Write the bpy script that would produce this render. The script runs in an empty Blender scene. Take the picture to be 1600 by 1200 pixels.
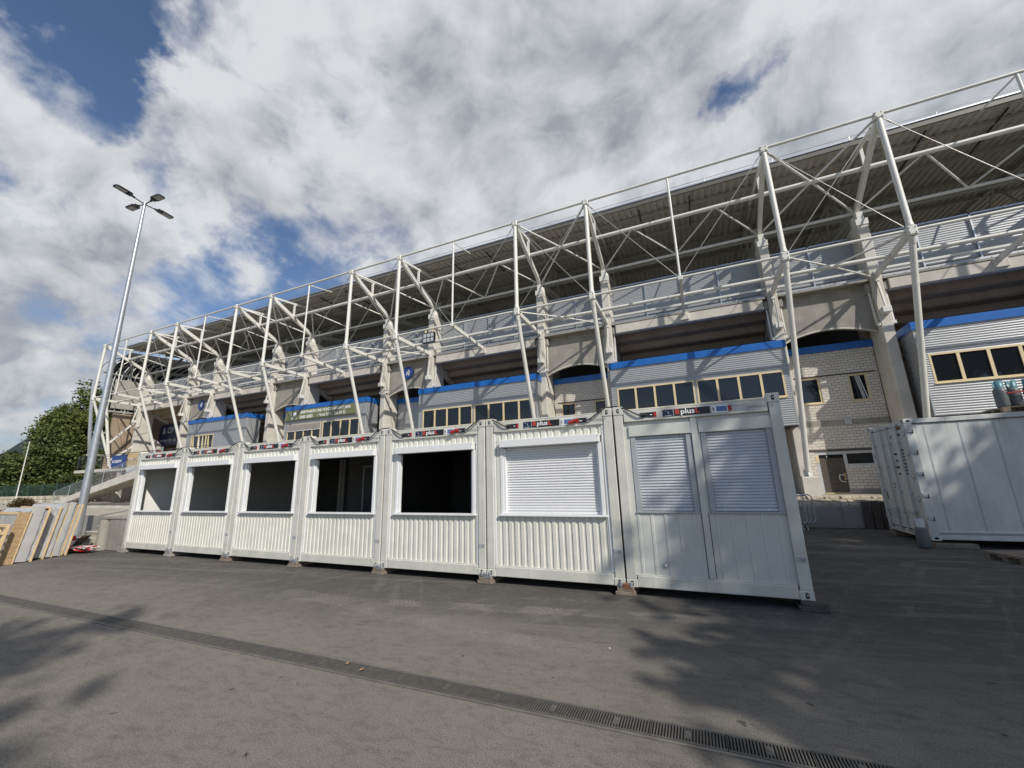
import bpy, math, random
import numpy as np
from mathutils import Vector, Matrix
random.seed(7); rng = np.random.default_rng(11)
SC = bpy.context.scene
COL = SC.collection
R = math.radians
# ------------------------------------------------------------------ camera
cam_d = bpy.data.cameras.new("camera"); cam = bpy.data.objects.new("camera", cam_d); COL.objects.link(cam)
cam_d.sensor_width = 36; cam_d.lens = 637.89/1600*36; cam_d.clip_start = .05; cam_d.clip_end = 6000
CR = Vector((0.91117831, 0.41119311, -0.02596761)); CU = Vector((0.11735014, -0.19859184, 0.97303146)); CF = Vector((-0.39494688, 0.88965246, 0.22920614))
cm = Matrix((CR, CU, -CF)).transposed().to_4x4(); cm.translation = Vector((16.0542, -7.0475, 1.7934)); cam.matrix_world = cm
SC.camera = cam
# ------------------------------------------------------------------ light
SUN = Vector((1.45, -1, 1.43)).normalized()
sd = bpy.data.lights.new("sun", 'SUN'); sd.energy = 4.3; sd.angle = R(.53); sd.color = (1, .945, .86)
so = bpy.data.objects.new("sun", sd); COL.objects.link(so); so.rotation_euler = SUN.to_track_quat('Z', 'Y').to_euler(); so.location = (40, -40, 60)
SC.view_settings.view_transform = 'Standard'; SC.view_settings.look = 'None'; SC.view_settings.exposure = 0.0; SC.view_settings.gamma = 1
W = bpy.data.worlds.new("World"); SC.world = W; W.use_nodes = True

class NT:
    def __init__(s, nt): s.nt = nt; s.n = nt.nodes; s.l = nt.links
    def new(s, t, **kw):
        n = s.n.new(t)
        for k, v in kw.items():
            if k.startswith('i_'):
                n.inputs[k[2:].replace('_', ' ')].default_value = v
            else: setattr(n, k, v)
        return n
    def set(s, inp, v):
        if hasattr(v, 'is_linked') or isinstance(v, bpy.types.NodeSocket): s.l.new(v, inp)
        else: inp.default_value = v
    def m(s, op, a, b=None, c=None, clamp=False):
        n = s.n.new('ShaderNodeMath'); n.operation = op; n.use_clamp = clamp
        for i, v in enumerate((a, b, c)):
            if v is not None: s.set(n.inputs[i], v)
        return n.outputs[0]
    def vm(s, op, a, b=None, sc=None):
        n = s.n.new('ShaderNodeVectorMath'); n.operation = op; s.set(n.inputs[0], a)
        if b is not None: s.set(n.inputs[1], b)
        if sc is not None: s.set(n.inputs['Scale'], sc)
        return n.outputs['Value'] if op in ('DOT_PRODUCT', 'LENGTH') else n.outputs[0]
    def noise(s, v, scale, detail=4, rough=.55, dist=0):
        n = s.n.new('ShaderNodeTexNoise'); s.set(n.inputs['Vector'], v); s.set(n.inputs['Scale'], scale)
        n.inputs['Detail'].default_value = detail; n.inputs['Roughness'].default_value = rough; n.inputs['Distortion'].default_value = dist
        return n.outputs['Fac']
    def ramp(s, v, lo, hi, a=0., b=1., smooth=True):
        n = s.n.new('ShaderNodeMapRange'); n.interpolation_type = 'SMOOTHSTEP' if smooth else 'LINEAR'
        s.set(n.inputs['Value'], v)
        for k, x in (('From Min', lo), ('From Max', hi), ('To Min', a), ('To Max', b)): s.set(n.inputs[k], x)
        return n.outputs[0]
    def mix(s, f, a, b, bt='MIX'):
        n = s.n.new('ShaderNodeMix'); n.data_type = 'RGBA'; n.blend_type = bt; s.set(n.inputs[0], f)
        s.set(n.inputs[6], a if not isinstance(a, tuple) else (*a[:3], 1)); s.set(n.inputs[7], b if not isinstance(b, tuple) else (*b[:3], 1))
        return n.outputs[2]

def build_sky():
    t = NT(W.node_tree); t.n.clear()
    out = t.new('ShaderNodeOutputWorld'); bg = t.new('ShaderNodeBackground')
    sky = t.new('ShaderNodeTexSky', sky_type='NISHITA', sun_disc=False, sun_elevation=R(39), sun_rotation=R(124.6))
    sky.air_density = 1.0; sky.dust_density = .6; sky.ozone_density = 2.2
    tc = t.new('ShaderNodeTexCoord').outputs['Generated']
    d = t.vm('NORMALIZE', tc)
    sx = t.new('ShaderNodeSeparateXYZ'); t.l.new(d, sx.inputs[0]); z = sx.outputs[2]
    # flat cloud layer overhead: direction projected on a plane with softened horizon
    k = t.m('DIVIDE', 1.9, t.m('ADD', t.m('MAXIMUM', z, 0.0), .62))
    cx = t.new('ShaderNodeCombineXYZ'); t.l.new(t.m('MULTIPLY', sx.outputs[0], k), cx.inputs[0]); t.l.new(t.m('MULTIPLY', sx.outputs[1], k), cx.inputs[1]); cx.inputs[2].default_value = 3.7
    v = cx.outputs[0]
    warp = t.new('ShaderNodeTexNoise'); t.l.new(v, warp.inputs['Vector']); warp.inputs['Scale'].default_value = 1.6; warp.inputs['Detail'].default_value = 3
    vw = t.vm('ADD', v, t.vm('SCALE', t.vm('SUBTRACT', warp.outputs['Color'], (.5, .5, .5)), sc=.38))
    big = t.noise(vw, 1.35, 3, .5); mid = t.noise(vw, 3.4, 7, .56); fine = t.noise(vw, 13, 5, .58)
    dens = t.m('ADD', t.m('ADD', t.m('MULTIPLY', t.m('SUBTRACT', big, .5), .7), t.m('MULTIPLY', t.m('SUBTRACT', mid, .5), 1.15)), t.m('ADD', t.m('MULTIPLY', t.m('SUBTRACT', fine, .5), .28), .64))
    # direction jitter makes the gap outlines ragged
    jn = t.new('ShaderNodeTexNoise'); t.l.new(v, jn.inputs['Vector']); jn.inputs['Scale'].default_value = 3.5; jn.inputs['Detail'].default_value = 6; jn.inputs['Roughness'].default_value = .6
    dj = t.vm('NORMALIZE', t.vm('ADD', d, t.vm('SCALE', t.vm('SUBTRACT', jn.outputs['Color'], (.5,.5,.5)), sc=.42)))
    gaps = [((-.764,.125,.64),7,.22),((-.735,.11,.68),6,.18),((-.69,.195,.70),5,.15),((-.739,.244,.628),4,.16),((-.722,.262,.638),3,.12),
            ((.171,.698,.696),4.2,.20),((.14,.727,.672),4.0,.18),((.212,.668,.713),4.4,.19),((.115,.75,.65),3,.16),((.25,.64,.73),3,.12),
            ((-.761,.466,.451),7,.12),((-.827,.419,.375),6,.17),((-.726,.544,.422),7,.15),((-.69,.59,.41),5,.15),((-.825,.191,.531),4,.12),((-.79,.27,.54),6,.14),
            ((-.604,.553,.574),6,.10),((-.945,.265,.189),9,.12),((-.646,.319,.694),3,.10),((-.88,.37,.29),6,.13),
            ((-.5,-.7,.5),16,.3),((.5,-.75,.43),14,.3),((.9,.2,.35),12,.2)]
    tot = dens
    for dr, rad, st in gaps:
        dp = t.vm('DOT_PRODUCT', dj, tuple(Vector(dr).normalized()))
        tot = t.m('SUBTRACT', tot, t.ramp(dp, math.cos(R(rad*1.35)), math.cos(R(rad*.25)), 0, st))
    fills = [((-.393,.464,.794),22,.2),((.353,.736,.577),20,.18),((-.22,.696,.683),18,.14),((-.92,.27,.3),10,.16),((-.81,.185,.556),9,.20),((-.87,.235,.43),10,.20),((-.75,.37,.54),11,.17),((-.70,.34,.63),8,.18),((.03,.72,.69),8,.08),((-.957,.269,.108),7,.2),((0,.6,.8),20,.12)]
    for dr, rad, st in fills:
        dp = t.vm('DOT_PRODUCT', dj, tuple(Vector(dr).normalized()))
        tot = t.m('ADD', tot, t.ramp(dp, math.cos(R(rad)), math.cos(R(rad*.3)), 0, st))
    tot = t.m('SUBTRACT', tot, t.ramp(sx.outputs[1], .05, -.35, 0, .27))   # unseen sky behind the camera kept clear, added to lower the fill light
    cover = t.ramp(tot, .27, .74)
    cover = t.m('MULTIPLY', cover, .97)
    # thickness shading: thick middle parts greyer, thin edges and top edges bright
    n2 = t.noise(t.vm('ADD', vw, (.10, -.07, .03)), 3.4, 6, .56)
    relief = t.m('SUBTRACT', mid, n2)
    darks = [((-.924,.241,.296),9,.42),((-.888,.336,.315),7,.32),((-.188,.616,.765),15,.48),((-.007,.631,.776),11,.30),((-.45,.48,.75),9,.15),((-.62,.5,.6),8,.18),((.05,.78,.62),8,.15),((.3,.74,.6),9,.2),((-.92,.3,.17),8,.25),((-.3,.62,.6),9,.08),((.42,.7,.62),8,.18),((-.5,.5,.5),10,.12)]
    dark = t.ramp(t.noise(vw, 2.1, 5, .55), .38, .68, 0, .6)
    for dr, rad, st in darks:
        dp = t.vm('DOT_PRODUCT', dj, tuple(Vector(dr).normalized()))
        dark = t.m('ADD', dark, t.ramp(dp, math.cos(R(rad*1.3)), math.cos(R(rad*.2)), 0, st))
    dark = t.m('SUBTRACT', dark, t.m('MULTIPLY', relief, 2.6), clamp=True)
    dark = t.m('MULTIPLY', t.m('MINIMUM', dark, 1.0), t.ramp(t.m('ADD', t.m('MULTIPLY', mid, .6), t.m('MULTIPLY', fine, .4)), .36, .62, .98, .68))
    cc = t.mix(dark, (.72, .735, .76), (.33, .355, .40))
    skyc = t.mix(1.0, sky.outputs[0], (.92, .97, 1.06), 'MULTIPLY')
    sks = t.vm('SCALE', skyc, sc=.105)
    col = t.mix(cover, sks, cc)
    t.l.new(col, bg.inputs[0]); bg.inputs[1].default_value = 1.0
    t.l.new(bg.outputs[0], out.inputs[0])
build_sky()

# ------------------------------------------------------------------ materials
MATS = {}
def mat(name, col=(.5,.5,.5), rough=.6, metal=0., spec=.5, fn=None, bump=0., bscale=40., var=0., vscale=3., dirt=0., dcol=(.12,.10,.08)):
    if name in MATS: return MATS[name]
    m = bpy.data.materials.new(name); m.use_nodes = True; t = NT(m.node_tree); t.n.clear()
    out = t.new('ShaderNodeOutputMaterial'); b = t.new('ShaderNodeBsdfPrincipled'); t.l.new(b.outputs[0], out.inputs[0])
    b.inputs['Roughness'].default_value = rough; b.inputs['Metallic'].default_value = metal; b.inputs['Specular IOR Level'].default_value = spec
    co = t.new('ShaderNodeNewGeometry').outputs['Position']
    c = (*col, 1)
    if fn: c = fn(t, b, co)
    else:
        if var > 0:
            n = t.noise(co, vscale, 5, .6); c = t.mix(t.ramp(n, .3, .7), tuple(x*(1-var) for x in col), tuple(min(1, x*(1+var*.6)) for x in col))
        if dirt > 0:
            st = t.vm('MULTIPLY', co, (5., 5., .7)); n = t.m('MULTIPLY', t.ramp(t.noise(st, 1.3, 6, .65), .52, .82), dirt)
            c = t.mix(n, c if not isinstance(c, tuple) else c[:3], dcol)
    if c is not None: t.set(b.inputs['Base Color'], c)
    if bump > 0:
        bn = t.new('ShaderNodeBump'); bn.inputs['Strength'].default_value = bump; bn.inputs['Distance'].default_value = .01
        t.l.new(t.noise(co, bscale, 5, .6), bn.inputs['Height']); t.l.new(bn.outputs[0], b.inputs['Normal'])
    MATS[name] = m; return m

def asphalt(t, b, co):
    sx = t.new('ShaderNodeSeparateXYZ'); t.l.new(co, sx.inputs[0]); X, Y = sx.outputs[0], sx.outputs[1]
    n0 = t.noise(co, .16, 4, .6, .6); n1 = t.noise(co, .55, 6, .62, .8); n2 = t.noise(co, 2.6, 7, .68, .4); n3 = t.noise(co, 78, 4, .8); n4 = t.noise(co, 150, 3, .7)
    # dustier towards the photographer's side of the drain, darker along the containers
    dusty = t.ramp(t.m('ADD', Y, t.m('MULTIPLY', t.m('SUBTRACT', n1, .5), 4.)), -.2, -3.6)
    c = t.mix(t.ramp(n1, .32, .68), (.068,.065,.060), (.102,.096,.087))
    c = t.mix(t.m('MULTIPLY', dusty, t.ramp(n0, .25, .6, .6, 1)), c, (.248,.226,.193))
    c = t.mix(t.ramp(n2, .50, .72, 0, .6), c, (.190,.176,.154))
    mo = t.noise(t.vm('MULTIPLY', co, (.6, 1.3, 1)), 9, 6, .72, .5); c = t.mix(t.ramp(mo, .34, .56, .34, 0), c, (.055,.053,.050)); c = t.mix(t.ramp(mo, .52, .72, 0, .4), c, (.215,.20,.175))
    c = t.mix(t.ramp(n2, .24, .43, .65, 0), c, (.060, .057, .054))
    c = t.mix(t.ramp(n0, .56, .68, 0, .3), c, (.062, .059, .056))
    reg = t.m('MULTIPLY', t.m('MULTIPLY', t.ramp(X, 7, 11), t.ramp(X, 18, 15)), t.m('MULTIPLY', t.ramp(Y, -3.3, -2.3), t.ramp(Y, .0, -.8)))
    bandn = t.m('ABSOLUTE', t.m('SUBTRACT', t.m('ADD', Y, t.m('MULTIPLY', t.m('SINE', t.m('MULTIPLY', X, .55)), .35)), -1.9))
    band = t.ramp(bandn, .25, .10)
    band2 = t.ramp(t.m('ABSOLUTE', t.m('SUBTRACT', t.m('ADD', Y, t.m('MULTIPLY', X, -.16)), -3.35)), .22, .10)
    tread = t.m('SINE', t.m('MULTIPLY', t.m('ADD', t.m('ADD', X, t.m('MULTIPLY', t.m('ABSOLUTE', t.m('SUBTRACT', bandn, .1)), 1.5)), t.m('MULTIPLY', n2, .35)), 62))
    tr = t.m('MULTIPLY', t.m('MULTIPLY', t.m('MAXIMUM', band, band2), reg), t.ramp(tread, -.4, .8, .35, 1))
    c = t.mix(t.m('MULTIPLY', tr, t.ramp(t.noise(co, 1.7, 5, .6), .38, .6, .1, .72)), c, (.29,.268,.232))
    # long faint wheel smears: along the yard and fanning away from the camera
    for ang, sc_, st, lo in ((.15, 1.3, .32, .50), (1.15, 1.8, .28, .54), (2.2, 1.3, .22, .55)):
        ca, sa = math.cos(ang), math.sin(ang)
        u = t.m('ADD', t.m('MULTIPLY', X, ca), t.m('MULTIPLY', Y, sa)); v = t.m('SUBTRACT', t.m('MULTIPLY', Y, ca), t.m('MULTIPLY', X, sa))
        cb = t.new('ShaderNodeCombineXYZ'); t.l.new(t.m('MULTIPLY', u, .22), cb.inputs[0]); t.l.new(t.m('MULTIPLY', v, 2.6), cb.inputs[1]); cb.inputs[2].default_value = ang*3
        c = t.mix(t.ramp(t.noise(cb.outputs[0], sc_, 5, .62, .3), lo, lo+.16, 0, st), c, (.25, .23, .20))
    # grain: dark pits and pale stones
    c = t.mix(t.ramp(n3, .34, .55, .62, 0), c, (.030,.029,.028)); c = t.mix(t.ramp(n3, .56, .72, 0, .42), c, (.30,.28,.245))
    c = t.mix(t.ramp(n4, .38, .5, .5, 0), c, (.040, .038, .036)); c = t.mix(t.ramp(n4, .60, .70, 0, .65), c, (.34, .315, .28))
    # hairline cracks and tar spots
    vo = t.new('ShaderNodeTexVoronoi', feature='DISTANCE_TO_EDGE'); vo.inputs['Scale'].default_value = .33
    wn = t.new('ShaderNodeTexNoise'); t.l.new(co, wn.inputs['Vector']); wn.inputs['Scale'].default_value = 1.6; wn.inputs['Detail'].default_value = 6
    t.l.new(t.vm('ADD', co, t.vm('SCALE', t.vm('SUBTRACT', wn.outputs['Color'], (.5, .5, .5)), sc=1.3)), vo.inputs['Vector'])
    crack = t.m('MULTIPLY', t.ramp(vo.outputs['Distance'], .008, .002), t.ramp(n0, .48, .56))
    c = t.mix(t.m('MULTIPLY', crack, .12), c, (.03, .028, .026))
    sp = t.noise(co, 5.5, 2, .5); c = t.mix(t.ramp(sp, .735, .76, 0, .7), c, (.035, .033, .032))
    bn = t.new('ShaderNodeBump'); bn.inputs['Strength'].default_value = .8; bn.inputs['Distance'].default_value = .008
    t.l.new(t.m('ADD', n4, n3), bn.inputs['Height']); t.l.new(bn.outputs[0], b.inputs['Normal'])
    return c
def brick(t, b, co):
    v = t.new('ShaderNodeSeparateXYZ'); t.l.new(co, v.inputs[0]); c = t.new('ShaderNodeCombineXYZ')
    t.l.new(t.m('ADD', v.outputs[0], v.outputs[1]), c.inputs[0]); t.l.new(v.outputs[2], c.inputs[1])
    br = t.new('ShaderNodeTexBrick'); t.l.new(c.outputs[0], br.inputs['Vector']); br.offset = .5
    for k, x in (('Scale', 1.), ('Brick Width', .27), ('Row Height', .128), ('Mortar Size', .0075), ('Mortar Smooth', .1), ('Bias', 0.)): br.inputs[k].default_value = x
    br.inputs['Color1'].default_value = (.60, .555, .49, 1); br.inputs['Color2'].default_value = (.68, .635, .57, 1); br.inputs['Mortar'].default_value = (.14, .12, .10, 1)
    n = t.noise(co, 1.2, 5, .6); r = t.mix(t.ramp(n, .4, .75, 0, .35), br.outputs['Color'], (.46, .39, .32))
    bn = t.new('ShaderNodeBump'); bn.inputs['Strength'].default_value = .5; bn.inputs['Distance'].default_value = .01; bn.invert = True
    t.l.new(br.outputs['Fac'], bn.inputs['Height']); t.l.new(bn.outputs[0], b.inputs['Normal'])
    return r
def concrete_fn(lo, hi, streak=.4):
    def f(t, b, co):
        n = t.noise(co, 1.1, 6, .6); s = t.noise(t.vm('MULTIPLY', co, (4, 4, .45)), 1.2, 5, .6); g = t.noise(co, 35, 3, .6)
        c = t.mix(t.ramp(n, .3, .7), lo, hi); c = t.mix(t.ramp(s, .5, .8, 0, streak), c, tuple(x*.45 for x in lo)); c = t.mix(t.ramp(g, .55, .8, 0, .25), c, tuple(x*.5 for x in lo))
        bn = t.new('ShaderNodeBump'); bn.inputs['Strength'].default_value = .3; bn.inputs['Distance'].default_value = .01; t.l.new(g, bn.inputs['Height']); t.l.new(bn.outputs[0], b.inputs['Normal'])
        return c
    return f
def foliage_fn(a, b2):
    def f(t, b, co):
        at = t.new('ShaderNodeAttribute', attribute_name='tint'); n = t.noise(co, .5, 3, .5)
        fac = t.m('ADD', t.m('MULTIPLY', at.outputs['Fac'], .75), t.m('MULTIPLY', t.m('SUBTRACT', n, .5), .8), clamp=True)
        return t.mix(fac, a, b2)
    return f
def wood_fn(a, b2):
    def f(t, b, co):
        n = t.noise(t.vm('MULTIPLY', co, (3, 9, 9)), 2.2, 6, .65, 1.2); n2 = t.noise(co, 60, 3, .6)
        c = t.mix(t.ramp(n, .32, .68), a, b2); return t.mix(t.ramp(n2, .6, .8, 0, .4), c, tuple(x*.45 for x in a))
    return f
def osb_fn(t, b, co):
    v = t.new('ShaderNodeTexVoronoi'); t.l.new(t.vm('MULTIPLY', co, (1, 1.6, 2.6)), v.inputs['Vector']); v.inputs['Scale'].default_value = 16
    return t.mix(v.outputs['Color'], (.27,.17,.085), (.46,.33,.19))
def film_fn(t, b, co):
    n = t.noise(t.vm('MULTIPLY', co, (6, 6, 1.2)), 2, 5, .6, 1.5)
    bn = t.new('ShaderNodeBump'); bn.inputs['Strength'].default_value = .6; bn.inputs['Distance'].default_value = .03; t.l.new(n, bn.inputs['Height']); t.l.new(bn.outputs[0], b.inputs['Normal'])
    return t.mix(t.ramp(n, .35, .7), (.34,.325,.315), (.50,.485,.47))
def stripe_tape(t, b, co):
    v = t.new('ShaderNodeAttribute', attribute_name='tint'); return t.mix(t.m('GREATER_THAN', v.outputs['Fac'], .5), (.62, .02, .03), (.78, .76, .74))
def hill_fn(t, b, co):
    n = t.noise(co, .02, 6, .7); n2 = t.noise(co, .12, 4, .7)
    c = t.mix(t.ramp(n, .35, .65), (.010,.018,.020), (.020,.032,.028)); return t.mix(t.ramp(n2, .3, .7, 0, .5), c, (.008,.015,.018))
def rustwhite(t, b, co):
    n = t.noise(t.vm('MULTIPLY', co, (1.4, 1.4, .5)), 1.6, 6, .62); s = t.noise(t.vm('MULTIPLY', co, (7, 7, .5)), 1.1, 5, .65)
    sx = t.new('ShaderNodeSeparateXYZ'); t.l.new(co, sx.inputs[0])
    c = t.mix(t.ramp(n, .3, .72), (.50,.51,.49), (.64,.65,.62))
    top = t.ramp(sx.outputs[2], 2.2, 3.05); c = t.mix(t.m('MULTIPLY', t.ramp(s, .5, .8), t.m('ADD', t.m('MULTIPLY', top, .5), .12)), c, (.20, .17, .12))
    p = t.noise(co, 9, 6, .7); c = t.mix(t.ramp(p, .68, .76, 0, .8), c, (.17, .09, .05))
    bn = t.new('ShaderNodeBump'); bn.inputs['Strength'].default_value = .35; bn.inputs['Distance'].default_value = .03; t.l.new(t.noise(co, 2.2, 3, .5), bn.inputs['Height']); t.l.new(bn.outputs[0], b.inputs['Normal'])
    return c

M = dict(
 cream=lambda: mat('cream container paint', (.66,.65,.575), .42, bump=.05, bscale=9, var=.07, dirt=.34, dcol=(.40,.36,.29)),
 frame=lambda: mat('pale grey green frame paint', (.585,.575,.51), .45, bump=.05, bscale=12, var=.10, dirt=.5, dcol=(.30,.24,.17)),
 white=lambda: mat('white plastic window trim', (.74,.745,.74), .35, var=.02),
 shut=lambda: mat('white shutter slats', (.72,.72,.72), .4, var=.03, dirt=.08, dcol=(.4,.4,.4)),
 shutg=lambda: mat('grey shutter slats', (.50,.53,.56), .4, var=.04, dirt=.12, dcol=(.25,.25,.25)),
 grail=lambda: mat('grey guide rail', (.36,.38,.39), .45, var=.05),
 flat=lambda: mat('light grey flat panel paint', (.56,.565,.52), .42, bump=.05, bscale=6, var=.05, dirt=.14, dcol=(.33,.3,.25)),
 inner=lambda: mat('white inner wall board', (.82,.82,.78), .7, var=.03),
 innerd=lambda: mat('inner lining with painted shade', (.085,.082,.076), .8, var=.1),  # dark colour stands in for the shade inside the kiosks
 black=lambda: mat('black rubber', (.018,.018,.02), .55),
 dark=lambda: mat('dark void shade', (.03,.03,.03), .7),  # near black colour painted for shade in voids
 signb=lambda: mat('black sign foil', (.014,.014,.018), .4),
 navy=lambda: mat('navy sign foil', (.012,.022,.06), .4),
 red=lambda: mat('red plastic', (.38,.02,.02), .5),
 redt=lambda: mat('red lettering', (.62,.07,.05), .5),
 whitet=lambda: mat('white lettering', (.82,.82,.80), .5),
 eub=lambda: mat('blue sticker', (.10,.17,.36), .5),
 grey=lambda: mat('grey lettering', (.22,.22,.20), .6),
 steelw=lambda: mat('off white structural steel paint', (.66,.65,.595), .45, var=.06, vscale=1.2, dirt=.22, dcol=(.30,.26,.20)),
 steeld=lambda: mat('dull grey roof steel', (.34,.33,.29), .55, var=.1, dirt=.25, dcol=(.1,.09,.08)),
 cable=lambda: mat('steel rod', (.35,.34,.31), .4, metal=.5),
 galv=lambda: mat('galvanised steel', (.50,.52,.54), .38, metal=.75, bump=.1, bscale=30, var=.12, vscale=8),
 alu=lambda: mat('grey corrugated sheet', (.36,.37,.38), .38, metal=.25, var=.05, dirt=.12, dcol=(.2,.2,.2)),
 alulite=lambda: mat('silver cladding sheet', (.52,.53,.54), .4, metal=.2, var=.05),
 deck=lambda: mat('roof deck underside sheet', (.40,.385,.335), .55, var=.1, vscale=.8),
 fascia=lambda: mat('dark roof edge sheet', (.13,.12,.10), .5, var=.1),
 blue=lambda: mat('blue edge flashing', (.012,.12,.42), .38, var=.08),
 yell=lambda: mat('pale yellow window frame', (.68,.56,.33), .5, var=.05),
 glass=lambda: mat('dark window glass', (.012,.014,.018), .04, spec=.6),
 brick=lambda: mat('white sand lime brick', fn=brick, rough=.85),
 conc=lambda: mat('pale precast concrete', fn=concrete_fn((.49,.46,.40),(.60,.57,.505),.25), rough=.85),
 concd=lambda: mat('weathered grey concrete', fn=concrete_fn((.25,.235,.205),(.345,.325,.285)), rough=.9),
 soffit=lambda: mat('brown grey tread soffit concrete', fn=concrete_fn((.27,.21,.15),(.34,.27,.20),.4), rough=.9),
 terr=lambda: mat('terrace paving concrete', fn=concrete_fn((.30,.27,.22),(.42,.38,.31)), rough=.9),
 stone=lambda: mat('pale limestone', fn=concrete_fn((.38,.33,.25),(.58,.52,.41),.2), rough=.9),
 asph=lambda: mat('asphalt', fn=asphalt, rough=.9, spec=.3),
 iron=lambda: mat('cast iron grate', (.10,.095,.086), .65, metal=.2, var=.2, vscale=14),
 pit=lambda: mat('channel pit', (.006,.006,.006), 1.),
 chan=lambda: mat('channel edge steel', (.165,.152,.135), .65, metal=.3, var=.2, vscale=6),
 wood=lambda: mat('fresh spruce wood', fn=wood_fn((.50,.34,.17),(.66,.50,.29)), rough=.75),
 woodd=lambda: mat('weathered wood', fn=wood_fn((.15,.115,.085),(.27,.22,.17)), rough=.85),
 sleeper=lambda: mat('dark stained timber', fn=wood_fn((.060,.050,.042),(.11,.095,.08)), rough=.85),
 osb=lambda: mat('oriented strand board', fn=osb_fn, rough=.75),
 film=lambda: mat('cloudy plastic film', fn=film_fn, rough=.22, spec=.6),
 filmf=lambda: mat('loose plastic film', (.42,.41,.40), .2, bump=.6, bscale=14),
 tape=lambda: mat('red and white barrier tape', fn=stripe_tape, rough=.35),
 maroon=lambda: mat('maroon painted steel', (.16,.03,.025), .5, var=.1),
 reef=lambda: mat('worn white reefer paint', fn=rustwhite, rough=.45),
 rust=lambda: mat('rusty steel', fn=concrete_fn((.14,.06,.03),(.28,.15,.08)), rough=.85),
 hinge=lambda: mat('light grey hinge steel', (.48,.50,.50), .5, var=.1),
 gasg=lambda: mat('grey gas bottle paint', (.10,.11,.115), .45, var=.1),
 gasc=lambda: mat('blue green bottle collar', (.08,.22,.26), .4, var=.1),
 bark=lambda: mat('bark', (.10,.08,.06), .9, bump=.5, bscale=12, var=.3),
 leafA=lambda: mat('mid green leaves', fn=foliage_fn((.040,.062,.016),(.19,.21,.055)), rough=.6, spec=.25),
 leafB=lambda: mat('dark green leaves', fn=foliage_fn((.030,.050,.015),(.14,.165,.045)), rough=.6, spec=.25),
 leafC=lambda: mat('reddish brown green leaves', fn=foliage_fn((.045,.030,.014),(.14,.10,.035)), rough=.6, spec=.25),
 dryleaf=lambda: mat('dry leaf', (.42,.24,.10), .7, var=.2, vscale=40),
 darkleaf=lambda: mat('dark wet leaf', (.03,.02,.015), .6),
 litter=lambda: mat('pale paper scrap', (.7,.68,.62), .7),
 hill=lambda: mat('wooded hillside', fn=hill_fn, rough=1.),
 gnet=lambda: mat('green fence mesh', (.02,.055,.04), .7),
 banner=lambda: mat('olive green banner', (.17,.18,.085), .55, var=.06),
 bluebn=lambda: mat('blue printed banner', (.02,.055,.22), .5, var=.06),
 lampb=lambda: mat('black lamp housing', (.02,.02,.022), .4),
 lens=lambda: mat('frosted lamp lens', (.45,.47,.48), .25),
 seat=lambda: mat('blue seat', (.03,.07,.22), .5),
 grass=lambda: mat('grass verge', (.05,.075,.025), .9, var=.4, vscale=.8),
)
def mm(k): return M[k]()

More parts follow.
